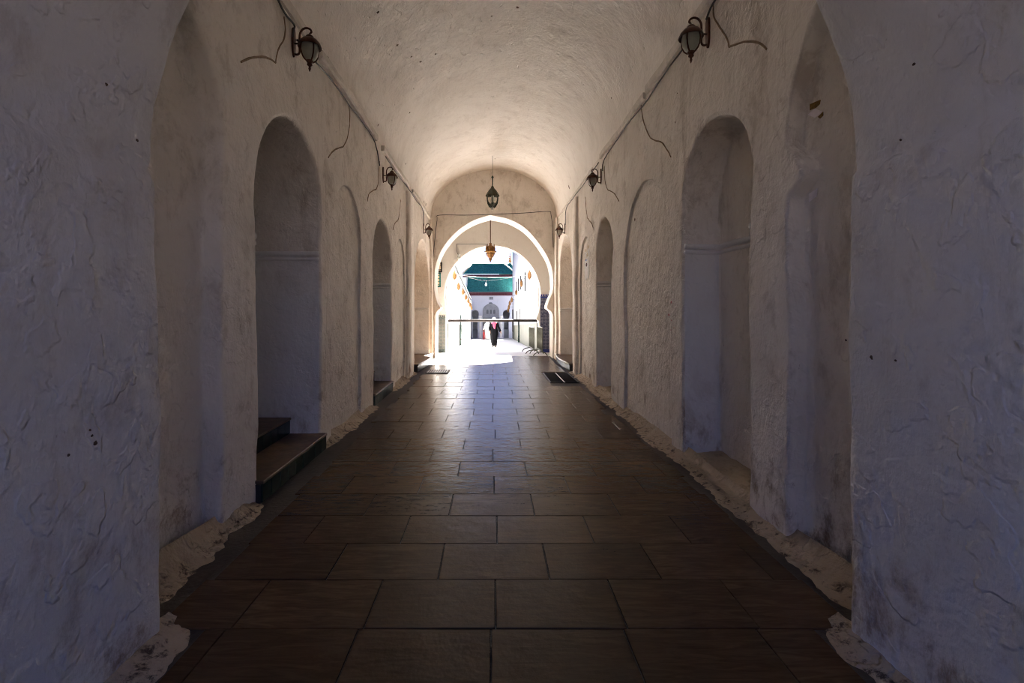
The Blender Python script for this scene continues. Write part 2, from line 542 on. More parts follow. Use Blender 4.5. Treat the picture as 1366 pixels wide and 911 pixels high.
# ------------------------------------------------------------------ setting: passage walls
def niche_poly(y0, y1, zi, zc, zs=None, shoe=.05, bottom=-.06, point=.0):
    """round horseshoe niche: jambs, small ledge at the impost, swollen arch"""
    c = (y0 + y1) / 2; hw = (y1 - y0) / 2
    R = hw + shoe
    if zs is None: zs = zc - R * 1.05
    p = [(y0, bottom), (y1, bottom), (y1, zi - .04), (y1 + shoe * .2, zi)]
    for k in range(1, 7):
        t = k / 6
        p.append((c + hw + shoe * math.sin(t * math.pi / 2), zi + .02 + (zs - zi - .02) * t))
    nseg = 26
    for k in range(1, nseg):
        a = math.pi * k / nseg
        z = zs + (zc - zs) * math.sin(a) ** (1 - point)
        p.append((c + R * math.cos(a), z))
    for k in range(6, 0, -1):
        t = k / 6
        p.append((c - hw - shoe * math.sin(t * math.pi / 2), zi + .02 + (zs - zi - .02) * t))
    p += [(y0 - shoe * .2, zi), (y0, zi - .04)]
    return resample(p, .08)
def blind_poly(y0, y1, zc, bottom=-.06, shoe=0):
    c = (y0 + y1) / 2; R = (y1 - y0) / 2
    zs = zc - R * 1.15
    p = [(y0, bottom), (y1, bottom)]
    for k in range(0, 23):
        a = math.pi * k / 22
        p.append((c + R * math.cos(a), zs + (zc - zs) * math.sin(a)))
    return resample(p, .08)

mpL = lambda u, v, d: Vector((-WL - d, u, v))
mpR = lambda u, v, d: Vector((WR + d, u, v))
ZT = 5.26     # springing line of the vault
Y0, YE = 2.8, 18.0

L_deep = [  # y0, y1, impost, crown, depth
    (4.72, 6.42, 2.62, 4.04, 2.7), (9.28, 10.9, 2.42, 3.73, 1.5), (14.2, 17.45, 1.85, 4.13, .75)]
R_deep = [(4.50, 6.02, 2.66, 3.97, .46), (9.72, 11.1, 2.47, 3.85, .5), (14.5, 17.1, 1.85, 4.25, .7)]
L_blind = [(6.88, 8.42, 3.82, .045), (11.35, 12.6, 3.6, .04)]
R_blind = [(6.45, 8.76, 3.88, .045), (11.6, 13.2, 3.72, .045)]

def corner_panel(ye, cusp):
    p = [(2.86, -.06), (ye, -.06), (ye, 2.72)]
    if cusp: p += [(ye - .02, 2.80), (ye - .17, 2.90), (ye - .15, 3.0), (ye - .06, 3.12)]
    for k in range(0, 13):
        a = k / 12 * math.pi / 2
        p.append((2.86 + (ye + .03 - 2.86) * math.cos(a), 3.22 + 1.22 * math.sin(a)))
    return resample(p, .07)

def passage_wall(name, mp, want, deep, blind, panel, label):
    r1, r2 = .045, .022
    polys = [(niche_poly(*d[:4]), d[4], r1) for d in deep]
    bl = [(blind_poly(*b[:3]), b[3], r2) for b in blind]
    allp = polys + bl + [(panel, .15, .03)]
    holes = [offset(ccw(p), r) for p, D, r in allp]
    w = sheet(name, mp, [(Y0, -.12), (YE + .1, -.12), (YE + .1, ZT + .03), (Y0, ZT + .03)], holes, [M['plaster']], want, .075)
    tag(w, label, kind='structure')
    for (p, D, r), d in zip(polys, deep):
        lining('niche', mp, p, D, r, [M['plaster'], M['whitewash']], w, split_z=d[2] + .03)
        # impost moulding: two rolled fillets round the inside of the niche
        y0, y1, zi = d[0], d[1], d[2]
        mb = MB()
        for zz, rr in ((zi - .005, .036), (zi - .075, .022)):
            path = [(y0 + .005, .02), (y0 + .005, D), (y1 - .005, D), (y1 - .005, .02)]
            pts = []
            for a, b in zip(path[:-1], path[1:]):
                k = max(2, int((Vector(b) - Vector(a)).length / .1))
                pts += [Vector(a).lerp(Vector(b), i / k) for i in range(k)]
            pts.append(Vector(path[-1]))
            mb.tube([warp(mp(q[0], zz + .012 * noise.noise((q[0] * 2, q[1] * 2, zz)), q[1])) for q in pts], rr, 8)
        mb.build('impost_moulding', M['whitewash'], w, True)
    for p, D, r in bl:
        lining('blind_arch', mp, p, D, r, [M['plaster']], w, step=.09)
    lining('corner_panel', mp, panel, .15, .03, [M['plaster']], w, step=.08)
    return w

wall_left = passage_wall('wall_left', mpL, Vector((1, 0, 0)), L_deep, L_blind, corner_panel(4.08, False),
    'long left plastered wall of the passage with horseshoe stair niches')
wall_right = passage_wall('wall_right', mpR, Vector((-1, 0, 0)), R_deep, R_blind, corner_panel(3.88, True),
    'long right plastered wall of the passage with shallow arched niches')

# raised pilaster strips
def pilaster(wall, mp, y0, y1, z1, d, mat):
    mb = MB()
    n = 60
    prof = [(y0, 0.03), (y0 + .01, -d * .7), (y0 + .03, -d), (y1 - .03, -d), (y1 - .01, -d * .7), (y1, .03)]
    vs, fs = [], []
    for i in range(n + 1):
        z = -.05 + (z1 + .05) * i / n
        for (u, dd) in prof: vs.append(warp(mp(u, z, dd)))
    k = len(prof)
    for i in range(n):
        for j in range(k - 1): fs.append((i * k + j, i * k + j + 1, (i + 1) * k + j + 1, (i + 1) * k + j))
    mb.add(vs, fs)
    return mb.build('pilaster', mat, wall, True)
for (wl, mp, a) in ((wall_left, mpL, ((12.75, 13.6, 5.0, .07), (17.6, 18.02, 5.2, .08))), (wall_right, mpR, ((13.45, 14.0, 5.0, .07), (17.5, 18.02, 5.2, .08)))):
    for (y0, y1, z1, d) in a: pilaster(wl, mp, y0, y1, z1, d, M['plaster'])

# lobed mouldings: thin grimy lines standing off the plaster
def catmull(pts, n=6):
    P = [Vector(p) for p in pts]
    out = []
    for i in range(len(P) - 1):
        a, b, c, d = P[max(i - 1, 0)], P[i], P[i + 1], P[min(i + 2, len(P) - 1)]
        for k in range(n):
            t = k / n
            out.append(.5 * ((2 * b) + (c - a) * t + (2 * a - 5 * b + 4 * c - d) * t * t + (3 * b - a - 3 * c + d) * t ** 3))
    out.append(P[-1])
    return out
def moulding(wall, mp, conv, pxs, r=.013):
    """two or three lobes meeting in cusps"""
    mb = MB()
    for lobe in pxs:
        q = catmull([Vector(conv(*p)) for p in lobe], 6)
        mb.tube([warp(mp(p[0], p[1], .002)) for p in q], [r * (.8 + .5 * abs(noise.noise((p[0] * 6, p[1] * 6, 1)))) for p in q], 6)
    mb.build('lobed_moulding', M['line'], wall, True)
moulding(wall_left, mpL, LW, [[(320, 83), (332, 77), (346, 76), (358, 79), (368, 85)], [(368, 85), (369, 76), (373, 63), (378, 55), (381, 40), (379, 22)]])
moulding(wall_left, mpL, LW, [[(437, 211), (443, 201), (450, 197), (457, 196)], [(457, 196), (462, 184), (465, 168), (465, 150), (464, 140)]])
moulding(wall_left, mpL, LW, [[(490, 269), (492, 260), (497, 255), (502, 253)], [(502, 253), (505, 242), (506, 228), (507, 215)]])
moulding(wall_left, mpL, LW, [[(524, 306), (526, 298), (529, 294), (531, 292)], [(531, 292), (533, 280), (534, 266)]])
moulding(wall_right, mpR, RW, [[(1021, 63), (1012, 56), (998, 53), (984, 57), (972, 62)], [(972, 62), (968, 48), (960, 35), (953, 22), (952, 5)]])
moulding(wall_right, mpR, RW, [[(895, 210), (890, 200), (882, 190), (875, 187), (867, 184)], [(867, 184), (862, 170), (858, 155), (856, 141)]])
moulding(wall_right, mpR, RW, [[(825, 268), (821, 259), (816, 255), (811, 253)], [(811, 253), (807, 240), (806, 222)]])
moulding(wall_right, mpR, RW, [[(791, 303), (789, 297), (786, 292), (784, 290)], [(784, 290), (782, 278), (781, 262)]])

# ------------------------------------------------------------------ vault
def vault():
    cx, a, b = (WR - WL) / 2, (WL + WR) / 2, 1.80
    nu, nvv = 200, 84
    vs, fs = [], []
    for i in range(nu + 1):
        y = Y0 - .05 + (YE + .15 - Y0) * i / nu
        for j in range(nvv + 1):
            t = math.pi * j / nvv
            vs.append(warp((cx - a * math.cos(t), y, ZT + b * math.sin(t) ** .96), 1.3))
    for i in range(nu):
        for j in range(nvv):
            k = i * (nvv + 1) + j
            fs.append((k, k + 1, k + nvv + 2, k + nvv + 1))
    me = bpy.data.meshes.new('ceiling'); me.from_pydata(vs, [], fs)
    orient(me, lambda c: Vector((cx, c.y, ZT - .3)) - c)
    me.shade_smooth()
    return tag(link_mesh('ceiling', me, M['vault']), 'plastered barrel vault over the passage, pitted and pale', kind='structure')
ceiling = vault()

# ------------------------------------------------------------------ entrance wall and its deep arch (the camera stands in it)
def entrance():
    cz, R, cx = 2.74, 2.03, .07
    p = [(-1.93, -.06), (2.065, -.06), (2.065, 2.56), (2.07, 2.66), (2.105, 2.70)]
    for k in range(0, 41):
        a = math.pi * k / 40
        p.append((cx + R * math.cos(a), cz + R * math.sin(a)))
    p += [(-1.975, 2.70), (-1.94, 2.62), (-1.93, 2.56)]
    poly = resample(p, .075)
    mp = lambda u, v, d: Vector((u, Y0 - d, v))
    hole = offset(ccw(poly), .05)
    w = sheet('wall_front', mp, [(-4.2, -.12), (4.2, -.12), (4.2, 7.6), (-4.2, 7.6)], [hole], [M['plaster_pier']], Vector((0, 1, 0)), .11)
    tag(w, 'thick entrance wall and arch in the foreground lit blue', kind='structure')
    lining('arch_reveal', mp, poly, 3.8, .05, [M['plaster_pier']], w, cap=False, dstep=.075)
    mp2 = lambda u, v, d: Vector((u, Y0 - 3.8 + d, v))
    sheet('outer_face', mp2, [(-4.2, -.12), (4.2, -.12), (4.2, 7.6), (-4.2, 7.6)], [ccw(poly)], [M['plaster_pier']], Vector((0, -1, 0)), .3, w)
    return w
wall_front = entrance()

# ------------------------------------------------------------------ end wall with pointed horseshoe arch, porch behind
def px_poly(pts, Y): return [AT(px, py, Y) for px, py in pts]
def end_wall():
    left = [(579.6, 386), (580.2, 363), (584, 345.7), (592.8, 328), (610.5, 307.8), (632, 294), (654.5, 287)]
    right = [(654.5, 287), (680, 293), (701.4, 305.5), (718, 324), (731.7, 346), (737, 364), (738.2, 384)]
    p = [(-2.15, -.06), (2.26, -.06), (2.26, 1.62), (2.2, 1.75), (2.06, 1.85), (2.05, 1.93)]
    r = [Vector(q) for q in px_poly(right, YE)]
    l = [Vector(q) for q in px_poly(left, YE)]
    rr = catmull(r, 6)[::-1]; ll = catmull(l, 6)[::-1]
    p += [(2.12, 2.15), (2.23, 2.4)] + [tuple(q) for q in rr] + [tuple(q) for q in ll[1:]]
    p += [(-2.13, 2.3), (-2.07, 2.06), (-1.98, 1.93), (-1.96, 1.85), (-2.1, 1.73), (-2.15, 1.58)]
    poly = resample(p, .08)
    mp = lambda u, v, d: Vector((u, YE + d, v))
    hole = offset(ccw(poly), .02)
    out = [(-2.9, -.12), (3.0, -.12), (3.0, 7.4), (-2.9, 7.4)]
    w = sheet('wall_back', mp, out, [hole], [M['plaster']], Vector((0, -1, 0)), .09, wk=.5)
    tag(w, 'end wall of the passage with a pointed horseshoe arch', kind='structure')
    lining('arch_reveal', mp, poly, 1.05, .02, [M['arch_white']], w, cap=False, wk=.5)
    mp2 = lambda u, v, d: Vector((u, YE + 1.05 - d, v))
    sheet('porch_face', mp2, out, [ccw(poly)], [M['porch']], Vector((0, 1, 0)), .2, w, wk=.5)
    return w
wall_back = end_wall()

YP = 22.0   # porch wall
def porch():
    zc, R = 2.48, 2.2
    p = [(-2.13, -.4), (2.13, -.4), (2.13, 1.26), (2.0, 1.34), (2.0, 1.42)]
    for k in range(1, 6):
        t = k / 6; z = 1.42 + (zc - 1.42) * t
        p.append((R - .16 * ((zc - z) / 1.05) ** 2, z))
    for k in range(0, 41):
        a = math.pi * k / 40
        p.append((R * math.cos(a), zc + (R + .04) * math.sin(a)))
    for k in range(5, 0, -1):
        t = k / 6; z = 1.42 + (zc - 1.42) * t
        p.append((-R + .16 * ((zc - z) / 1.05) ** 2, z))
    p += [(-2.0, 1.42), (-2.0, 1.34), (-2.13, 1.26)]
    poly = resample(p, .09)
    mp = lambda u, v, d: Vector((u, YP + d, v))
    hole = offset(ccw(poly), .02)
    out = [(-2.75, -.5), (2.85, -.5), (2.85, 6.3), (-2.75, 6.3)]
    w = sheet('wall_porch', mp, out, [hole], [M['porch']], Vector((0, -1, 0)), .12, wk=.3)
    tag(w, 'porch wall with a round horseshoe arch onto the courtyard', kind='structure')
    lining('arch_reveal', mp, poly, .4, .02, [M['arch_white']], w, cap=False, wk=.3)
    mp2 = lambda u, v, d: Vector((u, YP + .4 - d, v))
    sheet('courtyard_face', mp2, out, [ccw(poly)], [M['court']], Vector((0, 1, 0)), .25, w, wk=.3)
    for nm, x, wn_, lb in (('wall_porch_left', -2.7, Vector((1, 0, 0)), 'plain plaster side wall of the porch, left'), ('wall_porch_right', 2.8, Vector((-1, 0, 0)), 'plain plaster side wall of the porch, right')):
        tag(sheet(nm, lambda u, v, d, x=x: Vector((x, u, v)), [(19, -.4), (YP, -.4), (YP, 6.2), (19, 6.2)], [], [M['porch']], wn_, .2), lb, kind='structure')
    tag(sheet('ceiling_porch', lambda u, v, d: Vector((u, v, 6.1)), [(-2.75, 19), (2.85, 19), (2.85, YP + .1), (-2.75, YP + .1)], [], [M['porch']], Vector((0, 0, -1)), .2), 'plain plaster ceiling of the porch between the two arches', kind='structure')
    return w
wall_porch = porch()

# ------------------------------------------------------------------ floor: dark bed and one slab at a time
me = MB().add([(-3.6, -8, -.014), (3.6, -8, -.014), (3.6, 18.82, -.014), (-3.6, 18.82, -.014)], [(0, 1, 2, 3)])
floor = tag(me.build('floor', M['cement'], recalc=False), 'passage floor of brown marble slabs on dark cement', kind='structure')
def slabs():
    row, tw = .5125, .783
    y = 2.84 - 4 * row
    k = 0
    while y < 18.75:
        even = (k % 2 == 0)
        x0 = (0.02 if even else .415) + random.uniform(-.03, .03)
        if abs(y - 2.33) < .1: x0 = -.009
        # right grate cut-out rows keep clear of the pits
        xs = [x0 + i * tw for i in range(-4, 5)]
        d = min(row, 18.78 - y)
        for x in xs:
            xa, xb = max(x, -2.02 + .05 * random.random()), min(x + tw, 2.12 + .05 * random.random())
            if y < 2.75: xa, xb = max(xa, -1.70), min(xb, 1.90)
            if xb - xa < .12: continue
            if y + d > 12.05 and y < 13.95 and xb > 1.44: xb = 1.44
            if y + d > 13.75 and y < 14.5 and xa < -1.28: xa = -1.28
            if xb - xa < .1: continue
            g = .0042
            z = random.uniform(-.0016, .0016)
            t1, t2 = random.uniform(-.0022, .0022), random.uniform(-.0022, .0022)
            A = [(xa + g, y + g), (xb - g, y + g), (xb - g, y + d - g), (xa + g, y + d - g)]
            e = .002
            B = [(xa + g + e, y + g + e), (xb - g - e, y + g + e), (xb - g - e, y + d - g - e), (xa + g + e, y + d - g - e)]
            tilt = (lambda p: z + t1 * (p[0] - xa) + t2 * (p[1] - y))
            vs = [(p[0], p[1], -.012) for p in A] + [(p[0], p[1], tilt(p) - .003) for p in A] + [(p[0], p[1], tilt(p)) for p in B]
            fs = [(8, 9, 10, 11)]
            for i in range(4):
                j = (i + 1) % 4
                fs += [(i, j, 4 + j, 4 + i), (4 + i, 4 + j, 8 + j, 8 + i)]
            MB().add(vs, fs).build('floor_slab', M['slab'], floor, recalc=False)
        y += row; k += 1
slabs()

# courtyard paving beyond the porch, sloping gently away
def court_floor(name, ys, mat, label):
    vs, fs = [], []
    for yy in ys:
        z = -SLOPE * (yy - 18)
        vs += [(-6, yy, z), (6, yy, z)]
    for i in range(len(ys) - 1): fs.append((2 * i, 2 * i + 1, 2 * i + 3, 2 * i + 2))
    return tag(MB().add(vs, fs).build(name, mat, recalc=False), label, kind='structure')
court_floor('floor_porch', [18.82, 22.2], M['pavement'], 'white marble floor of the porch between the two arches')
court_floor('floor_courtyard', [22.2, 30, 40, 52, 60], M['paving'], 'pale paving of the courtyard lane sloping away in sunlight')
tag(MB().add([(-60, -70, -.05), (60, -70, -.05), (60, -7.9, -.05), (-60, -7.9, -.05)], [(0, 1, 2, 3)]).build('floor_street', M['cement'], recalc=False), 'street ground outside the entrance behind the viewpoint', kind='structure')

# sandy mortar fillets along the wall feet
def fillet(name, label, wall_x, sgn, y0, y1, wide, high, seed, mat, step=.03):
    mb = MB()
    n = int((y1 - y0) / step); m = 10
    vs, fs = [], []
    for i in range(n + 1):
        y = y0 + (y1 - y0) * i / n
        end = min(1, (y - y0) / .25, (y1 - y) / .25); end = max(end, 0.02)
        w = (wide * .8 + .09 * noise.noise((y * .8, seed, 0)) + .06 * noise.noise((y * 3.1, seed, 3)) + .045 * noise.noise((y * 9, seed, 5)) + .02 * noise.noise((y * 21, seed, 7))) * (.06 + .94 * math.sqrt(end))
        h = (high * 1.25 + .05 * noise.noise((y * 1.1, seed, 9))) * (.3 + .7 * end)
        w = max(w, .04); h = max(h, .03)
        for j in range(m + 1):
            t = j / m
            x = wall_x + sgn * .06 - sgn * (w + .06) * t
            z = h * (1 - t) ** 2.3 - .006 * t + (.016 * noise.noise((x * 9, y * 9, seed)) + .012 * noise.noise((x * 24, y * 24, seed))) * (1 - abs(2 * t - 1)) ** .6
            vs.append((x, y, z if t < 1 else -.012))
    for i in range(n):
        for j in range(m):
            k = i * (m + 1) + j
            fs.append((k, k + 1, k + m + 2, k + m + 1))
    mb.add(vs, fs)
    me = mb.build(name, mat, None, True, recalc=False)
    orient(me.data, lambda c: Vector((0, 0, 1)))
    return tag(me, label, kind='structure')
fillet('baseboard_left', 'sandy mortar edge at the foot of the left wall before the stairs', -WL, -1, 2.85, 4.7, .17, .13, 1, M['rubble'])
fillet('baseboard_left', 'sandy mortar edge at the foot of the left wall past the stairs', -WL, -1, 6.45, 9.3, .16, .10, 2, M['rubble'])
fillet('baseboard_left', 'sandy mortar edge at the foot of the left wall near the far bench', -WL, -1, 10.9, 14.1, .16, .09, 3, M['rubble'])
fillet('baseboard_right', 'sandy mortar edge along the foot of the right wall', WR, 1, 2.85, 14.3, .20, .10, 4, M['rubble'])
fillet('baseboard_entrance_left', 'whitened mortar edge at the foot of the left entrance pier', -1.93, -1, -.6, 2.95, .26, .07, 5, M['rubble'])
fillet('baseboard_entrance_right', 'whitened mortar edge at the foot of the right entrance pier', 2.065, 1, -.6, 2.95, .18, .06, 6, M['rubble'])

# sandy floors of the shallow right-hand niches
def niche_floor(wall, mp, y0, y1, D):
    vs, fs = [], []
    nu, nd = 22, 10
    for i in range(nu + 1):
        for j in range(nd + 1):
            y = y0 - .02 + (y1 - y0 + .04) * i / nu; d = -.08 + (D + .12) * j / nd
            p = mp(y, 0, d)
            p.z = .055 + .05 * j / nd + .02 * noise.noise((y * 6, d * 6, 2)) + .012 * noise.noise((y * 17, d * 17, 4))
            vs.append(p)
    for i in range(nu):
        for j in range(nd):
            k = i * (nd + 1) + j
            fs.append((k, k + 1, k + nd + 2, k + nd + 1))
    o = MB().add(vs, fs).build('niche_floor', M['rubble'], wall, True, recalc=False)
    orient(o.data, lambda c: Vector((0, 0, 1)))
for d in R_deep[:2]: niche_floor(wall_right, mpR, d[0], d[1], d[4])

# ------------------------------------------------------------------ stairs and benches in the niches
def stairs(label, y0, y1, steps, front, rise, run, mp, group=None, first=.0):
    """front: how far the first riser stands out of the wall plane"""
    base = mp((y0 + y1) / 2, 0, 0)
    root = empty('staircase', base, 0, label, 'stairs', group)
    def loc(u, v, d): return mp(u, v, d) - base
    for s in range(steps):
        d0 = -front + s * run; d1 = d0 + run + .05 if s < steps - 1 else d0 + run + .4
        z0, z1 = s * rise, (s + 1) * rise
        mb = MB()
        b0 = [loc(y0, z0 - .02, d0 + .015), loc(y1, z0 - .02, d0 + .015), loc(y1, z0 - .02, d1), loc(y0, z0 - .02, d1)]
        upb = Vector((0, 0, rise - .02))
        mb.add(b0 + [p + upb for p in b0], [(0, 1, 2, 3), (4, 5, 6, 7), (0, 1, 5, 4), (1, 2, 6, 5), (2, 3, 7, 6), (3, 0, 4, 7)])
        st = mb.build('step', M['cement'], root)
        mb = MB()
        nose = [loc(y0, z1 - .035, d0 - .02), loc(y1, z1 - .035, d0 - .02), loc(y1, z1 - .035, d1), loc(y0, z1 - .035, d1)]
        up = Vector((0, 0, .035))
        vs = nose + [p + up for p in nose]
        mb.add(vs, [(0, 1, 2, 3), (4, 5, 6, 7), (0, 1, 5, 4), (1, 2, 6, 5), (2, 3, 7, 6), (3, 0, 4, 7)])
        mb.build('tread', M['tread'], st, bevel=.008)
        nt = max(3, int(round((y1 - y0) / .21)))
        for k in range(nt):
            a = y0 + (y1 - y0) * k / nt + .004; b = y0 + (y1 - y0) * (k + 1) / nt - .004
            out = random.uniform(0, .004)
            mb = MB()
            f = [loc(a, z0 + .002, d0 - .004 - out), loc(b, z0 + .002, d0 - .004 - out), loc(b, z1 - .04, d0 - .004 - out), loc(a, z1 - .04, d0 - .004 - out)]
            back = loc(0, 0, .02) - loc(0, 0, 0)
            mb.add(f + [p + back for p in f], [(0, 1, 2, 3), (4, 5, 6, 7), (0, 1, 5, 4), (1, 2, 6, 5), (2, 3, 7, 6), (3, 0, 4, 7)])
            mb.build('riser_tile', M['greentile'], st, bevel=.003)
    return root
stairs('dark green tiled stairs with worn brown treads climbing into the nearest left niche', 4.66, 6.45, 4, .06, .215, .47, mpL)
stairs('dark green tiled step filling the second left niche', 9.24, 10.93, 3, .03, .23, .42, mpL)

def bench(label, y0, y1, mp, riser):
    base = mp((y0 + y1) / 2, 0, 0)
    root = empty('tiled_bench', base, 0, label, 'bench')
    def loc(u, v, d): return mp(u, v, d) - base
    # gently bowed front
    n = 9; h = .22
    fr = [(y0 + (y1 - y0) * i / n, -.10 - .10 * math.sin(math.pi * (i / n) ** 1.0)) for i in range(n + 1)]
    mb = MB()
    top = [loc(u, h, d - .02) for u, d in fr] + [loc(y1, h, .6), loc(y0, h, .6)]
    bot = [p - Vector((0, 0, .04)) for p in top]
    k = len(top)
    mb.add(top + bot, [tuple(range(k)), tuple(range(2 * k - 1, k - 1, -1))] + [(i, (i + 1) % k, k + (i + 1) % k, k + i) for i in range(k)])
    mb.build('bench_top', M['tread'], root)
    mb = MB()
    t2 = [loc(u, h - .04, d + .02) for u, d in fr] + [loc(y1, h - .04, .6), loc(y0, h - .04, .6)]
    b2 = [p - Vector((0, 0, h - .045)) for p in t2]
    mb.add(t2 + b2, [tuple(range(k)), tuple(range(2 * k - 1, k - 1, -1))] + [(i, (i + 1) % k, k + (i + 1) % k, k + i) for i in range(k)])
    mb.build('bench_core', M['cement'], root)
    mb = MB()
    e = [loc(u, h + .005, d - .025) for u, d in fr]
    mb.tube(e, .018, 6); mb.build('bench_edge', M['galv'], root, True)
    for i in range(n):
        (ua, da), (ub, db) = fr[i], fr[i + 1]
        g = .01
        f = [loc(ua + g, .004, da), loc(ub - g, .004, db), loc(ub - g, h - .045, db), loc(ua + g, h - .045, da)]
        back = loc(0, 0, .02) - loc(0, 0, 0)
        mb = MB(); mb.add(f + [p + back for p in f], [(0, 1, 2, 3), (4, 5, 6, 7), (0, 1, 5, 4), (1, 2, 6, 5), (2, 3, 7, 6), (3, 0, 4, 7)])
        mb.build('riser_tile', riser, root)
bench('low bench with mosaic tiled front in the far left niche', 14.1, 17.5, mpL, M['zellige_green'])
bench('low bench with dark tiled front in the far right niche', 14.3, 17.3, mpR, M['greentile'])

# ------------------------------------------------------------------ drain grates
def grate(label, x0, x1, y0, y1, bars, along, split):
    root = empty('drain_grate', ((x0 + x1) / 2, (y0 + y1) / 2, 0), 0, label, 'grate')
    cx, cy = (x0 + x1) / 2, (y0 + y1) / 2
    w, d = x1 - x0, y1 - y0
    MB().box((0, 0, -.009), (w, d, .006)).build('pit', M['iron'], root)
    for (c, s) in (((-w / 2, 0, .0), (.035, d, .02)), ((w / 2, 0, .0), (.035, d, .02)), ((0, -d / 2, .0), (w + .035, .035, .02)), ((0, d / 2, .0), (w + .035, .035, .02))):
        MB().box(c, s).build('frame_bar', M['iron'], root, bevel=.003)
    if split:
        MB().box((0, 0, .004), (.03, d, .018)).build('divider_bar', M['steel_edge'], root, bevel=.003)
    for k in range(bars):
        t = (k + .5) / bars - .5
        if along == 'x': MB().box((0, t * d, .004), (w, .026, .016)).build('grate_bar', M['iron'], root, bevel=.003)
        else: MB().box((t * w, 0, .006), (.022, d, .016)).build('grate_bar', M['steel_edge'], root, bevel=.003)
    return root
grate('long double iron drain grate in the floor by the right wall', 1.47, 2.17, 12.1, 13.9, 13, 'x', True)
grate('small iron drain grate in the floor by the left bench', -1.93, -1.32, 13.9, 14.5, 9, 'y', False)

# ------------------------------------------------------------------ wall lamps
def make_wall_lamp():
    r = empty('wall_lamp')
    # back plate: long shield
    mp = lambda u, v, d: Vector((d, u, v))
    pl = [(0, .17), (.022, .155), (.035, .12), (.04, .04), (.038, -.08), (.03, -.13), (.015, -.165), (0, -.18), (-.015, -.165), (-.03, -.13), (-.038, -.08), (-.04, .04), (-.035, .12), (-.022, .155)]
    MB().prism(pl, mp, -.01, .022).build('back_plate', M['bronze'], r, bevel=.006)
    arm = catmull([(.02, 0, -.14), (.055, 0, -.145), (.078, 0, -.12), (.078, 0, -.04), (.078, 0, .04), (.085, 0, .10), (.115, 0, .145), (.16, 0, .16), (.20, 0, .145), (.215, 0, .115), (.20, 0, .10)], 5)
    am = MB().tube(arm, [.012] * (len(arm) - 6) + [.012, .012, .011, .011, .011, .013], 8).build('arm', M['bronze'], r, True)
    MB().tube([(.02, 0, -.02), (.078, 0, -.02), (.10, 0, -.02)], .009, 8).build('brace', M['bronze'], am, True)
    MB().tube([(.195, 0, .10), (.195, 0, .05)], .007, 6).build('hook', M['bronze'], am, True)
    ax = (.195, 0, 0)
    MB().lathe([(.012, .085), (.03, .075), (.045, .06), (.05, .045), (.055, .038), (.085, .022), (.115, -.012), (.13, -.045), (.132, -.062), (.118, -.058), (.10, -.03), (.06, .005), (.01, .02)], ax, 24).build('lamp_roof', M['bronze'], r, 'auto')
    lg = MB().lathe([(.088, -.02), (.096, -.06), (.098, -.10), (.09, -.15), (.07, -.19), (.045, -.212), (.03, -.22)], ax, 24, close=True).build('lamp_glass', M['frosted'], r, True)
    for k in range(4):
        a = math.pi / 4 + k * math.pi / 2
        pts = [(rr * math.cos(a) + ax[0], rr * math.sin(a), z) for rr, z in ((.094, -.03), (.102, -.065), (.104, -.10), (.096, -.15), (.075, -.195), (.048, -.22), (.03, -.228))]
        MB().tube(pts, .009, 6).build('rib', M['bronze'], lg, True)
    MB().lathe([(.036, -.205), (.04, -.225), (.03, -.24), (.022, -.246), (.03, -.256), (.03, -.268), (.014, -.28), (.012, -.30), (.016, -.308), (.008, -.33), (.002, -.345)], ax, 14).build('finial', M['bronze'], lg, True)
    return r
lamp0 = make_wall_lamp()
LAMPS = [
    (-1, LW(391, 56), 'rust brown bracket lamp nearest on the left wall beside the loose cable', 1.0),
    (-1, LW(511, 233), 'second bracket lamp along the left wall above a pale trunking strip', .98),
    (-1, LW(564, 305), 'farthest bracket lamp on the left wall over the bench niche', 1.0),
    (1, RW(946, 43), 'rust brown bracket lamp nearest on the right wall over its grey trunking', 1.0),
    (1, RW(802, 235), 'second bracket lamp along the right wall above the middle niche', 1.0),
    (1, RW(754, 305), 'farthest bracket lamp on the right wall over the far bench', 1.0)]
for i, (s, (y, z), lb, k) in enumerate(LAMPS):
    o = lamp0 if i == 0 else copy_tree(lamp0)
    x = -WL if s < 0 else WR
    q = warp((x, y, z))
    o.location = (q.x - .0 * s, y, z)
    o.rotation_euler = (0, 0, 0 if s < 0 else math.pi)
    o.scale = (k, k, k)
    tag(o, lb, 'lamp', 'bracket lamps along the passage walls')

# ------------------------------------------------------------------ trunking and cables along the springing line
def trunking(side, y0, y1, z0, z1, label, mat, w=.07, h=.055):
    x = -WL if side < 0 else WR
    mb = MB()
    n = max(3, int((y1 - y0) / .3))
    rings = []
    for i in range(n + 1):
        t = i / n; y = y0 + (y1 - y0) * t; z = z0 + (z1 - z0) * t
        p = warp((x, y, z)); p.z += .006 * math.sin(i * 2.3)
        s = -side
        rings.append([Vector((p.x - .004 * s, y, p.z - h)), Vector((p.x + w * .7 * s, y, p.z - h)), Vector((p.x + w * s, y, p.z - h * .5)), Vector((p.x + w * s, y, p.z + h)), Vector((p.x - .004 * s, y, p.z + h))])
    mb.rings(rings)
    tag(mb.build('cable_trunking', mat, None), label, 'trunking', 'trunking along the vault springing')
trunking(-1, 3.6, 6.05, 5.27, 5.25, 'pale trunking strip above the nearest left lamp', M['trunk'], .05)
trunking(-1, 6.3, 9.4, 5.22, 5.22, 'pale trunking strip between the first two left lamps', M['trunk'])
trunking(-1, 9.9, 12.9, 5.20, 5.18, 'pale trunking strip past the second left lamp', M['trunk'])
trunking(-1, 13.6, 17.5, 5.20, 5.18, 'pale trunking strip over the farthest left lamp', M['trunk'], .06)
trunking(1, 3.6, 7.4, 5.29, 5.24, 'grey trunking strip behind the nearest right lamp', M['trunk'], .055, .06)
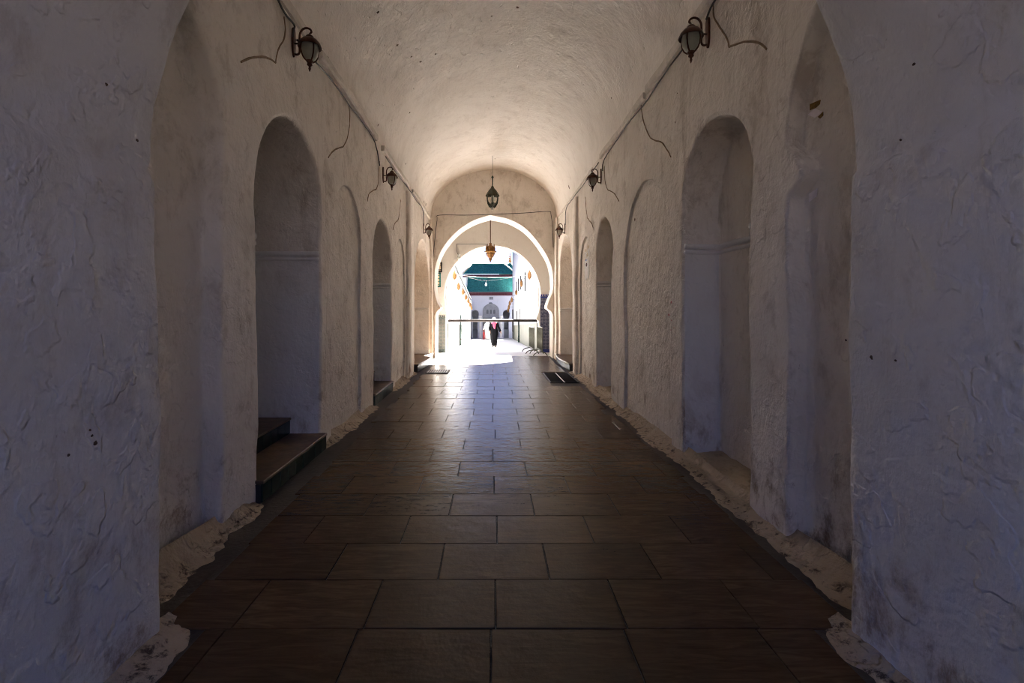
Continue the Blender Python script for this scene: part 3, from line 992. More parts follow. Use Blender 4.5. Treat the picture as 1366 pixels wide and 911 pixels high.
trunking(1, 7.5, 10.6, 5.20, 5.22, 'grey trunking strip between the first two right lamps', M['trunk'], .05, .05)
trunking(1, 11.4, 17.4, 5.20, 5.16, 'grey trunking strip past the second right lamp', M['trunk'], .035, .03)

def cable(pts, r, label, mat='cable', name='cable', n=5, wv=True):
    q = catmull(pts, n)
    if wv: q = [warp(p) for p in q]
    return tag(MB().tube(q, r, 6).build(name, M[mat], None, True), label, 'cable')
cable([(-WL + .03, 4.2, 5.185), (-WL + .03, 4.9, 5.18), (-WL + .03, 5.25, 5.12), (-WL + .03, 5.5, 5.14), (-WL + .03, 5.48, 5.06), (-WL + .02, 5.5, 5.0)], .012, 'thin black cable feeding the nearest left lamp')
cable([(-WL + .02, 5.6, 5.02), (-WL + .03, 6.1, 5.04), (-WL + .03, 6.8, 5.10), (-WL + .03, 7.5, 5.08), (-WL + .03, 8.4, 5.12), (-WL + .03, 9.3, 5.11), (-WL + .02, 9.75, 4.78)], .011, 'grey cable sagging under the left trunking towards the second lamp')
cable([(-WL + .03, 10.2, 5.11), (-WL + .03, 11.5, 5.08), (-WL + .03, 12.8, 5.11), (-WL + .03, 14.4, 5.07), (-WL + .03, 15.6, 5.09), (-WL + .02, 15.9, 4.6)], .012, 'grey cable under the left trunking towards the farthest lamp')
cable([(WR - .03, 3.9, 5.20), (WR - .03, 4.7, 5.185), (WR - .03, 5.15, 5.16), (WR - .03, 5.3, 5.08)], .012, 'thin black cable feeding the nearest right lamp')
cable([(WR - .02, 5.6, 5.13), (WR - .04, 6.6, 5.12), (WR - .03, 7.5, 5.06), (WR - .04, 8.5, 5.10), (WR - .03, 9.7, 5.08), (WR - .03, 10.3, 5.0), (WR - .02, 10.4, 4.85)], .011, 'grey cable under the right trunking towards the second lamp')
cable([(WR - .04, 10.7, 5.12), (WR - .03, 12.4, 5.10), (WR - .03, 14.2, 5.12), (WR - .02, 15.5, 5.08), (WR - .02, 15.7, 4.6)], .011, 'grey cable along the right wall towards the farthest lamp')
# run on the end wall above the arch
ew = [AT(x, y, 17.97) for x, y in ((577, 352), (579, 330), (583, 294), (586, 287), (620, 287), (655, 286), (700, 284), (731, 282), (735, 286), (737, 305), (738, 330))]
cable([(x, 17.97, z) for x, z in ew], .012, 'thin cable framing the lunette above the pointed arch', n=4, wv=False)
pw = [AT(x, y, 21.94) for x, y in ((651, 326), (630, 325.5), (611, 325.5), (609.5, 327), (609.5, 336), (611.5, 340))]
cable([(x, 21.94, z) for x, z in pw], .014, 'short cable with a dangling end above the round porch arch', n=4, wv=False)
s_ = AT(612, 341, 21.9)
o = empty('lamp_socket', (s_[0], 21.88, s_[1]), 0, 'small grey lamp socket dangling from the porch cable', 'socket')
MB().lathe([(.02, .09), (.05, .07), (.06, .0), (.05, -.04)], n=10).build('socket_body', M['galv'], o, True)
MB().lathe([(.045, -.03), (.07, -.09), (.05, -.15), (.01, -.17)], n=10).build('bulb', M['frosted'], o, True)

# ------------------------------------------------------------------ hanging lanterns
def hanging_lantern():
    r = empty('hanging_lantern', (0, 16.3, 5.62), 0, 'dark green glass lantern hanging from the vault before the arch', 'lantern')
    MB().lathe([(.02, .75), (.045, .70), (.02, .66), (.018, .40), (.035, .38)], n=10).build('stem', M['darkgreen'], r, True)
    MB().tube([(0, 0, .72), (0, 0, 1.43)], .008, 6).build('suspension_wire', M['cable'], r)
    MB().lathe([(.03, .40), (.05, .37), (.06, .33), (.13, .26), (.19, .16), (.22, .11), (.24, .07), (.235, .05), (.19, .06), (.05, .2)], n=8).build('lantern_roof', M['olive_metal'], r, 'auto')
    MB().lathe([(.19, .06), (.195, -.05), (.17, -.18), (.11, -.28), (.04, -.33)], n=16, close=False).build('lantern_glass', M['clear'], r, True)
    for k in range(6):
        a = math.pi / 6 + k * math.pi / 3
        q = [(rr * math.cos(a), rr * math.sin(a), z) for rr, z in ((.215, .07), (.215, -.05), (.19, -.18), (.125, -.29), (.05, -.345))]
        MB().tube(q, .014, 6).build('rib', M['darkgreen'], r, True)
    MB().lathe([(.05, -.32), (.065, -.345), (.03, -.365), (.045, -.39), (.01, -.42)], n=10).build('finial', M['galv'], r, True)
    MB().lathe([(.03, .06), (.03, -.03), (.05, -.09), (.03, -.14), (.01, -.15)], n=10).build('bulb', M['frosted'], r, True)
hanging_lantern()
def star_lantern():
    r = empty('star_lantern', (-.09, 20.4, 4.28), 0, 'pierced brass star lantern hanging on a long rod inside the porch', 'lantern')
    MB().tube([(0, 0, .3), (0, 0, 1.80)], .02, 8).build('suspension_rod', M['bronze'], r, True)
    MB().lathe([(.03, .36), (.07, .33), (.05, .27), (.12, .22), (.16, .12), (.14, .02), (.17, .0)], n=8).build('crown', M['brass'], r)
    for k in range(8):
        a = k * math.pi / 4
        c = Vector((.17 * math.cos(a), .17 * math.sin(a), .12))
        MB().lathe([(.035, -.1), (.04, 0), (.02, .1), (.004, .2)], tuple(c), 6).build('star_point', M['brass'], r)
    MB().lathe([(.16, .05), (.26, .0), (.27, -.035), (.17, -.07)], n=8).build('collar', M['gold'], r)
    MB().lathe([(.17, -.06), (.20, -.10), (.12, -.24), (.06, -.30), (.07, -.33), (.02, -.44), (.003, -.48)], n=8).build('lower_cone', M['brass'], r)
star_lantern()

# ------------------------------------------------------------------ bar across the porch arch, tiled dados, plaques
t = empty('barrier_bar', (0, YP + .16, 1.29), 0, 'dark brown wooden bar across the round courtyard arch', 'bar')
MB().tube([(-2.06, 0, 0), (2.06, 0, 0)], .06, 10).build('rail', M['bar'], t, True)
for s in (-1, 1):
    MB().box((s * 2.03, 0, 0), (.05, .12, .16)).build('end_socket', M['iron'], t, bevel=.008)

def dado(label, x0, x1, z1, mat, edge):
    zb = ground(YP) - .02
    t = empty('tiled_dado', ((x0 + x1) / 2, YP - .02, zb), 0, label, 'tile panel')
    w = x1 - x0
    MB().box((0, 0, (z1 - zb) / 2), (w, .03, z1 - zb)).build('mosaic_field', mat, t)
    MB().box((0, -.01, .09), (w, .03, .18)).build('skirting_tile', edge, t)
    n = 5
    for k in range(n):
        MB().box((-w / 2 + w * (k + .5) / n, -.008, z1 - zb + .03), (w / n * .62, .02, .1)).build('crenel_tile', edge, t)
    MB().box((0, -.008, z1 - zb - .06), (w, .02, .05)).build('border_tile', edge, t)
dado('green and ochre mosaic panel left of the round porch arch', -2.62, -2.17, 1.46, M['zellige_green'], M['greentile'])
dado('tall navy mosaic panel right of the round porch arch', 2.19, 2.72, 2.42, M['zellige_blue'], M['dkblue'])

def plaque(name, label, px0, px1, py0, py1, frame, lines):
    x0, z1 = AT(px0, py0, YP - .04); x1, z0 = AT(px1, py1, YP - .04)
    x0 = max(x0, -2.62)
    c = ((x0 + x1) / 2, YP - .05, (z0 + z1) / 2)
    t = empty(name, c, 0, label, 'sign')
    w, h = x1 - x0, z1 - z0
    MB().box((0, .02, 0), (w, .03, h)).build('panel', M['cream'], t)
    for cc, ss in (((-w / 2 + .03, 0, 0), (.06, .05, h)), ((w / 2 - .03, 0, 0), (.06, .05, h)), ((0, 0, h / 2 - .03), (w, .05, .06)), ((0, 0, -h / 2 + .03), (w, .05, .06))):
        MB().box(cc, ss).build('frame_bar', frame, t)
    mb = MB()
    for k in range(lines):
        z = h / 2 - .13 - (h - .24) * k / max(1, lines - 1)
        for (a, b) in ((-.30, -.05), (0.0, .12), (.16, .3)):
            mb.box((w * (a + b) / 2, .002, z + .008 * math.sin(k * 3 + a * 20)), (w * (b - a), .006, .035))
    mb.build('lettering', frame, t)
plaque('green_sign', 'cream sign with green frame and lettering behind the pointed arch', 578, 588, 363.5, 383, M['roof'], 4)
plaque('framed_notice', 'small dark framed notice above the green sign', 580, 590, 350, 363, M['iron'], 2)

# ------------------------------------------------------------------ crowd barriers by the right of the porch
def crowd_barrier():
    r = empty('crowd_barrier')
    Lh = .78; top, bot = 1.16, .24
    pts = [(0, -Lh, bot), (0, -Lh, top - .08), (0, -Lh + .08, top), (0, Lh - .08, top), (0, Lh, top - .08), (0, Lh, bot), (0, -Lh, bot)]
    mb = MB()
    for a, b in zip(pts[:-1], pts[1:]): mb.tube([a, b], .02, 8)
    mb.build('frame', M['barrier'], r, True)
    MB().tube([(0, -Lh + .08, top + .012), (0, Lh - .08, top + .012)], .018, 8).build('sunlit_top_rail', M['galv'], r, True)  # pale rail puts the sunlit white of the top edge into the colour
    for k in range(13):
        y = -Lh + 2 * Lh * (k + 1) / 14
        MB().tube([(0, y, bot), (0, y, top)], .011, 6).build('bar', M['barrier'], r, True)
    for y in (-Lh + .18, Lh - .18):
        q = catmull([(-.34, y, .02), (-.30, y, .10), (-.20, y, .17), (0, y, .2), (.12, y, .17), (.20, y, .10), (.23, y, .02)], 4)
        MB().tube(q, .02, 8).build('foot', M['barrier'], r, True)
        MB().tube([(0, y, .2), (0, y, bot)], .018, 8).build('foot_post', M['barrier'], r)
    return r
cb = crowd_barrier()
cb2 = copy_tree(cb)
for o, y, x, rz, lb in ((cb, 19.6, 1.93, .03, 'olive steel crowd barrier nearer to the passage, by the navy mosaic'), (cb2, 21.35, 1.74, .06, 'olive steel crowd barrier farther back, beside the round arch opening')):
    o.location = (x, y, ground(y)); o.rotation_euler = (0, 0, rz)
    tag(o, lb, 'barrier', 'crowd barriers at the right of the porch')

# ------------------------------------------------------------------ papers, paint marks on the right wall
def on_right(poly, d, name, label, cat, mat, conv=RW, base=WR, curl=0, parent=None):
    pts = [conv(*p) for p in poly]
    cy = sum(p[0] for p in pts) / len(pts); cz = sum(p[1] for p in pts) / len(pts)
    w = warp((base, cy, cz))
    mp = lambda u, v, dd: Vector((w.x - dd - curl * (u - cy), u, v))
    o = MB().prism(pts, mp, d, d + .004).build(name, mat, parent)
    if label: tag(o, label, cat)
    return o
def RP(px, py):
    Y = F * (WR + .15) / (px - VX); return (Y, H + (VY - py) * Y / F)
on_right([(1083, 139), (1096, 133), (1095, 139), (1090, 144), (1083, 147)], .006, 'torn_label', 'torn yellow brown label stuck high on the nearest right panel', 'label', M['ochre'], RP, WR + .15, .06)
on_right([(1082, 153), (1090, 145), (1099, 149), (1096, 153), (1090, 157)], .012, 'paper_scrap', 'grey pink paper scrap just under the torn yellow label', 'paper', M['paper'], RP, WR + .15, .10)
on_right([(1092, 156), (1099, 149), (1099, 154), (1095, 158)], .003, 'brown_label_remnant', 'small brown remnant under the upper paper scrap', 'label', M['ochre'], RP, WR + .15, .0)
on_right([(1083, 259), (1093, 251), (1092, 262), (1083, 270)], .010, 'paper_scrap', 'lone pinkish paper scrap lower on the nearest right panel', 'paper', M['paper'], RP, WR + .15, .10)
marks = [(900, 387, 1.4, 4), (899, 391.5, 1.6, 3), (897, 404, 2.2, 5), (897.5, 414, 1.8, 3), (900.5, 415, 1.2, 2.5), (893.5, 420, 1.4, 3.5), (897, 426.5, 1.3, 3.5), (899, 430, 3., 1.6), (901, 437.5, 3.2, 1.4), (896, 440, 2.4, .8)]
rt = None
for i, (px, py, w, h) in enumerate(marks):
    pg = [(px + w * .6 * math.cos(a) * random.uniform(.6, 1.1), py + h * .6 * math.sin(a) * random.uniform(.6, 1.1)) for a in [k * math.pi / 4 for k in range(8)]]
    if rt is None:
        c = RW(897, 412); rt = empty('red_paint_marks', (0, 0, 0), 0, 'small red paint dabs on the right wall left of the nearest niche', 'paint')
    on_right(pg, -.004, 'paint_dab', None, None, M['red'], parent=rt)
# poster in the far right blind arch
def poster():
    c = RW(780.7, 350)
    w = warp((WR + .045, c[0], c[1]))
    r = empty('torn_poster', (w.x - .012, c[0], c[1]), 0, 'torn white poster pasted in the far right blind arch', 'poster')
    mp = lambda u, v, d: Vector((-d, u, v))
    hy = .28; 
    sc = c[0] / F
    def pp(y, z): return (y, z)
    body = [(-hy, .10), (-hy, -.36), (-.2, -.44), (-.06, -.40), (.08, -.46), (.24, -.40), (hy, -.3), (hy * .95, .12), (.18, .16), (.05, .10), (-.1, .15)]
    MB().prism(body, mp, 0, .006).build('sheet', M['white_cloth'], r)
    for y, z, a, b, m in ((-.2, .26, .09, .10, 'white_cloth'), (-.17, .38, .08, .06, 'cream'), (.12, .22, .10, .09, 'white_cloth'), (.16, .33, .08, .05, 'cream'), (-.05, .19, .06, .08, 'cream')):
        pg = [(y + a * math.cos(t) * random.uniform(.7, 1.1), z + b * math.sin(t) * random.uniform(.7, 1.1)) for t in [k * math.pi / 4 for k in range(8)]]
        MB().prism(pg, mp, 0, .005).build('scrap', M[m], r)
    for y, z, a, b, m in ((.02, -.06, .10, .05, 'maroon'), (-.04, -.24, .05, .12, 'paper'), (.12, -.25, .05, .10, 'paper'), (.05, .06, .10, .02, 'dkblue'), (.17, .085, .05, .025, 'ochre')):
        pg = [(y + a * math.cos(t), z + b * math.sin(t)) for t in [k * math.pi / 4 for k in range(8)]]
        MB().prism(pg, mp, .006, .008).build('print', M[m], r)
poster()

# ------------------------------------------------------------------ courtyard
def cwall(name, label, x, sgn, segs, want, mat=M['court']):
    """segs: (y0, y1, ztop0, ztop1) solid blocks behind plane x"""
    mb = MB()
    for (y0, y1, a, b) in segs:
        vs = []
        for xx in (x, x + sgn * .6):
            vs += [(xx, y0, -2.2), (xx, y1, -2.2), (xx, y1, b), (xx, y0, a)]
        mb.add(vs, [(0, 1, 2, 3), (4, 5, 6, 7), (0, 1, 5, 4), (1, 2, 6, 5), (2, 3, 7, 6), (3, 0, 4, 7)])
    return tag(mb.build(name, mat), label, kind='structure')
wcl = cwall('wall_courtyard_left', 'low whitewashed left wall of the courtyard lane', -2.12, -1, [(22.4, 45.5, 4.55, 2.66)], None)
wcr = cwall('wall_courtyard_right', 'tall whitewashed right wall of the courtyard lane', 2.12, 1, [(22.4, 31, 5.6, 5.6), (31, 51, 8.0, 8.0)], None)
mb = MB()
mb.add([(-2.02, 22.4, 4.55), (-2.02, 45.5, 2.66), (-2.75, 45.5, 2.66), (-2.75, 22.4, 4.55), (-2.02, 22.4, 4.63), (-2.02, 45.5, 2.74), (-2.75, 45.5, 2.74), (-2.75, 22.4, 4.63)],
    [(0, 1, 2, 3), (4, 5, 6, 7), (0, 1, 5, 4), (1, 2, 6, 5), (2, 3, 7, 6), (3, 0, 4, 7)])
mb.build('coping', M['coping'], wcl)
def marble_dado(wall, x, sgn, y0, y1, hh):
    n = int((y1 - y0) / 2.9)
    for k in range(n):
        a = y0 + (y1 - y0) * k / n + .01; b = y0 + (y1 - y0) * (k + 1) / n - .01
        za, zb = ground(a), ground(b)
        vs = []
        for xx in (x, x - sgn * .04):
            vs += [(xx, a, za - .05), (xx, b, zb - .05), (xx, b, zb + hh), (xx, a, za + hh)]
        MB().add(vs, [(0, 1, 2, 3), (4, 5, 6, 7), (0, 1, 5, 4), (1, 2, 6, 5), (2, 3, 7, 6), (3, 0, 4, 7)]).build('marble_panel', M['dado'], wall)
marble_dado(wcl, -2.12, -1, 22.6, 45.3, 1.36)
marble_dado(wcr, 2.12, 1, 22.6, 50.5, 1.36)
def pipe(x, Y, z0, z1, label):
    t = empty('downpipe', (x, Y, z0), 0, label, 'pipe')
    MB().tube([(0, 0, 0), (0, 0, z1 - z0)], .06, 8).build('tube', M['greentile'], t, True)
    for q in (.2, .8):
        MB().box((0, 0, (z1 - z0) * q), (.16, .16, .06)).build('bracket', M['iron'], t)
pipe(-2.02, 30.5, ground(30.5), 1.42, 'dark green downpipe on the left courtyard wall')
pipe(2.02, 37, ground(37), .85, 'dark green downpipe on the right courtyard wall')
def window(px, y0, y1, k, wd=.34):
    Y = F * 2.12 / (px - VX)
    z1 = H + (VY - y0) * Y / F; z0 = H + (VY - y1) * Y / F
    t = empty('window_%d' % k, (2.12, Y, (z0 + z1) / 2), 0)
    t['kind'] = 'structure'
    lbs = {1: 'tall upper grilled window nearest on the right courtyard wall'}
    h = z1 - z0
    MB().box((-.005, 0, 0), (.03, wd, h)).build('pane', M['stone'], t)
    for cy in (-wd / 2, 0, wd / 2): MB().box((-.03, cy, 0), (.05, .05, h)).build('frame_bar', M['iron'], t)
    for cz in (-h / 2, 0, h / 2): MB().box((-.03, 0, cz), (.05, wd, .05)).build('frame_bar', M['iron'], t)
for k, (px, a, b) in enumerate([(701, 364, 388), (695.2, 368, 386), (692, 372, 388), (689.6, 376, 391), (694.4, 412, 428), (690, 415, 428)]):
    window(px, a, b, k + 1)

# green banner-like shutter at the far end of the right wall
t = empty('window_7', (2.08, 49, .55), 0); t['kind'] = 'structure'
MB().box((0, 0, 0), (.05, 1.1, 2.3)).build('pane', M['shade'], t)
for cy in (-.55, .55): MB().box((-.03, cy, 0), (.06, .08, 2.3)).build('frame_bar', M['iron'], t)

# brass lanterns on brackets
def wall_lantern(b=.28):
    r = empty('brass_lantern')
    MB().tube(catmull([(0, 0, .28), (b * .45, 0, .34), (b * .85, 0, .31), (b, 0, .22)], 4), .012, 6).build('bracket', M['iron'], r, True)
    MB().lathe([(.01, .27), (.022, .22), (.035, .19), (.075, .12), (.105, .05)], (b, 0, 0), 8).build('lantern_roof', M['brass'], r)
    MB().lathe([(.09, .05), (.095, -.12), (.07, -.19)], (b, 0, 0), 8).build('lantern_glass', M['amberglass'], r)
    for k in range(4):
        a = k * math.pi / 2 + .4
        MB().tube([(b + .10 * math.cos(a), .10 * math.sin(a), .05), (b + .105 * math.cos(a), .105 * math.sin(a), -.12), (b + .08 * math.cos(a), .08 * math.sin(a), -.2)], .014, 6).build('rib', M['brass'], r)
    MB().lathe([(.085, -.18), (.05, -.23), (.01, -.29)], (b, 0, 0), 8).build('lantern_base', M['brass'], r)
    return r
bl0 = wall_lantern()
ordn = ['first', 'second', 'third', 'fourth', 'fifth', 'sixth', 'seventh', 'eighth']
bl_list = [(-1, p) for p in ((604, 367), (611.7, 381.5), (617.7, 388.8), (621.6, 396), (624.6, 401), (627, 405.8), (628.7, 409.7))] + \
          [(1, p) for p in ((706.4, 366.3), (695.6, 377.5), (688.8, 389.5))]
cnt = {-1: 0, 1: 0}
first = True
for s, (px, py) in bl_list:
    Y = max(23.3, F * 1.85 / abs(px - VX))
    o = bl0 if first else copy_tree(bl0); first = False
    o.location = (s * 2.10, Y, H + (VY - py) * Y / F)
    o.rotation_euler = (0, 0, 0 if s < 0 else math.pi)
    o.scale = (.9, .9, .9)
    side = 'left' if s < 0 else 'right'
    tag(o, '%s brass lantern from the arch on the %s courtyard wall' % (ordn[cnt[s]], side), 'lantern', 'brass lanterns on the courtyard walls')
    cnt[s] += 1
for i, (px, py, Y) in enumerate(((682.6, 399.5, 43), (680, 404, 45.5), (678.8, 409.5, 47.5), (677.8, 413.5, 49.5))):
    x, z = AT(px, py, Y); o = wall_lantern(2.10 - x)
    o.location = (2.10, Y, z); o.rotation_euler = (0, 0, math.pi)
    tag(o, '%s brass lantern from the arch on the right courtyard wall' % ordn[cnt[1]], 'lantern', 'brass lanterns on the courtyard walls')
    cnt[1] += 1

# facade with three arches
YF = 52.0
def facade():
    gz = ground(YF)
    mp = lambda u, v, d: Vector((u, YF + d, v))
    def arch(px0, px1, pytop, pyspring, narrow=0.0):
        (x0, z1), (x1, _) = AT(px0, pytop, YF), AT(px1, pytop, YF)
        zs = AT(0, pyspring, YF)[1]
        c, hw = (x0 + x1) / 2, (x1 - x0) / 2
        p = [(c - hw + narrow, gz - .02), (c + hw - narrow, gz - .02), (c + hw - narrow, zs - .5), (c + hw - narrow * .4, zs - .35)]
        for k in range(0, 21):
            a = math.pi * k / 20
            p.append((c + hw * math.cos(a), zs + (z1 - zs) * math.sin(a) ** .9))
        p += [(c - hw + narrow * .4, zs - .35), (c - hw + narrow, zs - .5)]
        return resample(p, .12)
    A = [arch(643.6, 666, 405, 416, .0), arch(629.3, 638.7, 413.5, 418.5, .12), arch(670.8, 680.2, 413.5, 418.5, .12)]
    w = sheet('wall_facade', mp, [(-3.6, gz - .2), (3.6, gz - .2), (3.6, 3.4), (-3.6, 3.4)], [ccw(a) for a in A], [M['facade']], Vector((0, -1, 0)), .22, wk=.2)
    tag(w, 'white courtyard facade with one wide and two narrow horseshoe arches', kind='structure')
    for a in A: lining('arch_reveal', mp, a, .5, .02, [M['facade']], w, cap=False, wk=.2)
    # carved back wall of the loggia, closed side and lid
    mb = MB()
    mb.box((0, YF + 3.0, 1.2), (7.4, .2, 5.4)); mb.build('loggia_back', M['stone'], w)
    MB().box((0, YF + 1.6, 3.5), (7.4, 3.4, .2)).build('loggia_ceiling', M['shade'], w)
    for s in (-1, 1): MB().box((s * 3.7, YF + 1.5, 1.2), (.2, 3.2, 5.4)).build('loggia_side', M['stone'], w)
    # carved lambrequin panel with three small windows in the central arch
    z0, z1 = AT(0, 424, YF)[1], AT(0, 404, YF)[1]
    cp = MB().box((-.18, YF + .62, (z0 + z1) / 2), (1.9, .08, z1 - z0)).build('carved_panel', M['stone'], w)
    for px in (650.2, 654.8, 659.4):
        x, z = AT(px, 416, YF)
        hw = .115
        pg = [(x - hw, z - .22), (x + hw, z - .22), (x + hw, z + .1)] + [(x + hw * math.cos(a), z + .1 + .14 * math.sin(a)) for a in [k * math.pi / 8 for k in range(1, 8)]] + [(x - hw, z + .1)]
        MB().prism(pg, mp, .54, .6).build('carved_window', M['shutter'], cp)
    MB().box((-.18, YF + .55, z0 - .02), (1.9, .2, .12)).build('carved_lintel', M['shade'], w)
    # columns
    for px in (640.9, 668.6):
        x = AT(px, 440, YF)[0]
        zt = AT(0, 421, YF)[1]
        MB().lathe([(.17, gz), (.17, gz + .12), (.125, gz + .18), (.12, zt - .25), (.15, zt - .2), (.17, zt - .05), (.19, zt)], (x, YF - .12, 0), 14).build('column', M['white_cloth'], w, 'auto')
    # tiled low screens in the side arches
    for a, b in ((629, 638.9), (670.6, 680.4)):
        x0, zt = AT(a, 439.5, YF); x1 = AT(b, 439, YF)[0]
        MB().box(((x0 + x1) / 2, YF + .2, (gz + zt) / 2), (x1 - x0, .1, zt - gz)).build('tiled_screen', M['shutter'], w)
    # air vent above the central arch
    x0, zt = AT(652.4, 396, YF); x1, zb = AT(657.8, 399.6, YF)
    MB().box(((x0 + x1) / 2, YF - .02, (zt + zb) / 2), (x1 - x0, .06, zt - zb)).build('vent', M['shutter'], w)
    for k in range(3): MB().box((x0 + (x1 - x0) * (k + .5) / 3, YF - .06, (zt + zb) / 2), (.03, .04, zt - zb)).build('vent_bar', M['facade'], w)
    # small rosette at the crown
    x, z = AT(654.6, 404.5, YF)
    MB().lathe([(.19, -.05), (.19, .05), (.10, .09)], (x, YF - .05, z), 12).build('rosette', M['shade'], w)
    # string courses
    for za in (401, 408.6):
        z = AT(0, za, YF)[1]
        for a, b in ((630, 643), (666, 680)):
            xa, xb = AT(a, za, YF)[0], AT(b, za, YF)[0]
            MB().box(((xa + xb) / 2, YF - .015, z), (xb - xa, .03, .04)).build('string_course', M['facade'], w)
    return w
facade()
def tiled_roof(label, x0, x1, y0, z0, y1, z1, hipL, hipR, eave_h):
    """sloped roof facing the lane: ribbed tiles, maroon eave"""
    t = empty('tiled_roof', ((x0 + x1) / 2, y0, z0), 0, label, 'roof')
    c = Vector(t.location)
    n = int((x1 - x0) / .1)
    vs, fs = [], []
    for i in range(n + 1):
        x = x0 + (x1 - x0) * i / n
        bump = .018 if i % 2 else 0
        sx = (i / n)
        xt = x0 + hipL + (x1 - hipR - x0 - hipL) * sx
        vs += [Vector((x, y0 - .25, z0 + bump)) - c, Vector((xt, y1, z1 + bump)) - c]
    for i in range(n): fs.append((2 * i, 2 * i + 2, 2 * i + 3, 2 * i + 1))
    o = MB().add(vs, fs).build('tile_field', M['roof'], t, recalc=False); orient(o.data, lambda q: Vector((0, -1, 1)))
    o['kind'] = 'stuff'
    MB().box((0, .1, -.06 - eave_h / 2), (x1 - x0 - .05, .5, eave_h)).build('eave_beam', M['maroon'], t)
    nr = int((x1 - x0) / .35)
    for k in range(nr):
        MB().box((-(x1 - x0) / 2 + (x1 - x0) * (k + .5) / nr, -.2, -.05 - eave_h * .4), (.1, .25, eave_h * .6)).build('bracket', M['maroon'], t)
    MB().tube([Vector((x0 + hipL, y1, z1 + .05)) - c, Vector((x1 - hipR, y1, z1 + .05)) - c], .09, 8).build('ridge', M['roof'], t, True)
    if hipL: MB().tube([Vector((x0, y0 - .25, z0 + .05)) - c, Vector((x0 + hipL, y1, z1 + .05)) - c], .08, 8).build('hip_left', M['cream'], t, True)
    if hipR: MB().tube([Vector((x1, y0 - .25, z0 + .05)) - c, Vector((x1 - hipR, y1, z1 + .05)) - c], .08, 8).build('hip_right', M['cream'], t, True)
    return t
za = AT(0, 389.3, 51.7)[1]
tiled_roof('lower teal tiled roof with maroon eave over the facade', AT(623, 0, 52)[0], 3.2, 51.7, za, 53.2, AT(0, 371.5, 53.2)[1], .0, 0, .34)
# upper storey and hipped roof
Yu = 58.0
xl, zu = AT(617, 365.6, Yu)
MB().box(((xl + 4.2) / 2 + .2, Yu + 3, 3.2), (4.2 - xl - .4, 6, AT(0, 368, Yu)[1] * 2 - 6.4)).build('wall_upper_storey', M['court'])
tag(bpy.data.objects['wall_upper_storey'], 'white upper storey between the two teal roofs', kind='structure')
x2 = AT(689, 0, Yu)[0]
tiled_roof('upper teal hipped roof with maroon eave above the white storey', xl, x2, Yu, zu, Yu + 1.2, AT(0, 353, Yu + 1.2)[1], AT(629.7, 0, Yu + 1.2)[0] - xl, x2 - AT(673, 0, Yu + 1.2)[0], .3)
# finial with three gilt balls, shrub behind the roof
x, z = AT(680.3, 352, 64)
t = empty('roof_finial', (x, 64, z), 0, 'gilt finial of three balls rising behind the upper teal roof', 'finial')
MB().tube([(0, 0, -1), (0, 0, 1.4)], .035, 8).build('spike', M['brass'], t)
for zz, rr in ((.35, .2), (.68, .16), (.95, .11)):
    MB().lathe([(rr * math.sin(math.pi * k / 8) + .001, zz - rr * math.cos(math.pi * k / 8)) for k in range(9)], n=12).build('ball', M['gold'], t, True)
MB().lathe([(1.5, -1.4), (.9, -.5), (.25, .05), (.06, .12)], n=12).build('pyramid_cap', M['roof'], t)
# lane-end gap: tall dark post between left wall and facade
MB().box((-2.45, 48.6, .3), (.5, 6.4, 4.6)).build('wall_return', M['court'])
tag(bpy.data.objects['wall_return'], 'white return wall between the left lane wall and the facade', kind='structure')

# wire with a hanging bulb across the lane
zb1, zb2 = AT(0, 371.5, 46), AT(0, 370, 46)
xa, xb = -2.2, 2.12
cable([(xa, 46, AT(0, 370.5, 46)[1]), (-.9, 46, AT(0, 374, 46)[1]), (.5, 46, AT(0, 373, 46)[1]), (xb, 46, AT(0, 369.5, 46)[1])], .011, 'pale wire sagging across the lane in front of the lower roof', 'trunk', n=8, wv=False)
o = empty('hanging_bulb', (AT(648.2, 0, 46)[0], 46, AT(0, 374, 46)[1]), 0, 'white bulb hanging from the wire before the lower teal roof', 'lamp')
MB().tube([(0, 0, 0), (0, 0, -.25)], .015, 6).build('cord', M['trunk'], o)
MB().lathe([(.04, -.22), (.07, -.3), (.12, -.42), (.07, -.52), (.01, -.54)], n=10).build('bulb_glass', M['white_cloth'], o, True)
cable([(xa - .1, 26.5, AT(0, 366, 26.5)[1]), (0, 26.5, 3.55), (2.12, 26.5, 3.7)], .008, 'thin wire crossing the lane between the first brass lanterns', 'trunk', n=8, wv=False)

# ------------------------------------------------------------------ people
def skin_body(name, joints, edges, mat, parent):
    names = list(joints)
    me = bpy.data.meshes.new(name)
    me.from_pydata([joints[k][0] for k in names], [(names.index(a), names.index(b)) for a, b in edges], [])
    o = link_mesh(name, me, [], parent)
    m = o.modifiers.new('skin', 'SKIN'); m.use_smooth_shade = True
    sv = me.skin_vertices[0].data
    for i, k in enumerate(names):
        r = joints[k][1]
        sv[i].radius = r if isinstance(r, tuple) else (r, r)
        sv[i].use_root = (k == 'pelvis')
    s = o.modifiers.new('sub', 'SUBSURF'); s.levels = 1; s.render_levels = 1
    dg = bpy.context.evaluated_depsgraph_get()
    ev = o.evaluated_get(dg)
    me2 = bpy.data.meshes.new_from_object(ev)
    o.modifiers.clear()
    o.data = me2
    me2.materials.clear(); me2.materials.append(mat)
    me2.shade_smooth()
    return o

def ell(c, rx, ry, n=20, dx=0, fold=0, ph=0):
    return [Vector((c[0] + (rx + fold * math.sin(6 * a + ph)) * math.cos(a), c[1] + (ry + fold * math.sin(6 * a + ph)) * math.sin(a), c[2])) for a in [2 * math.pi * k / n for k in range(n)]]

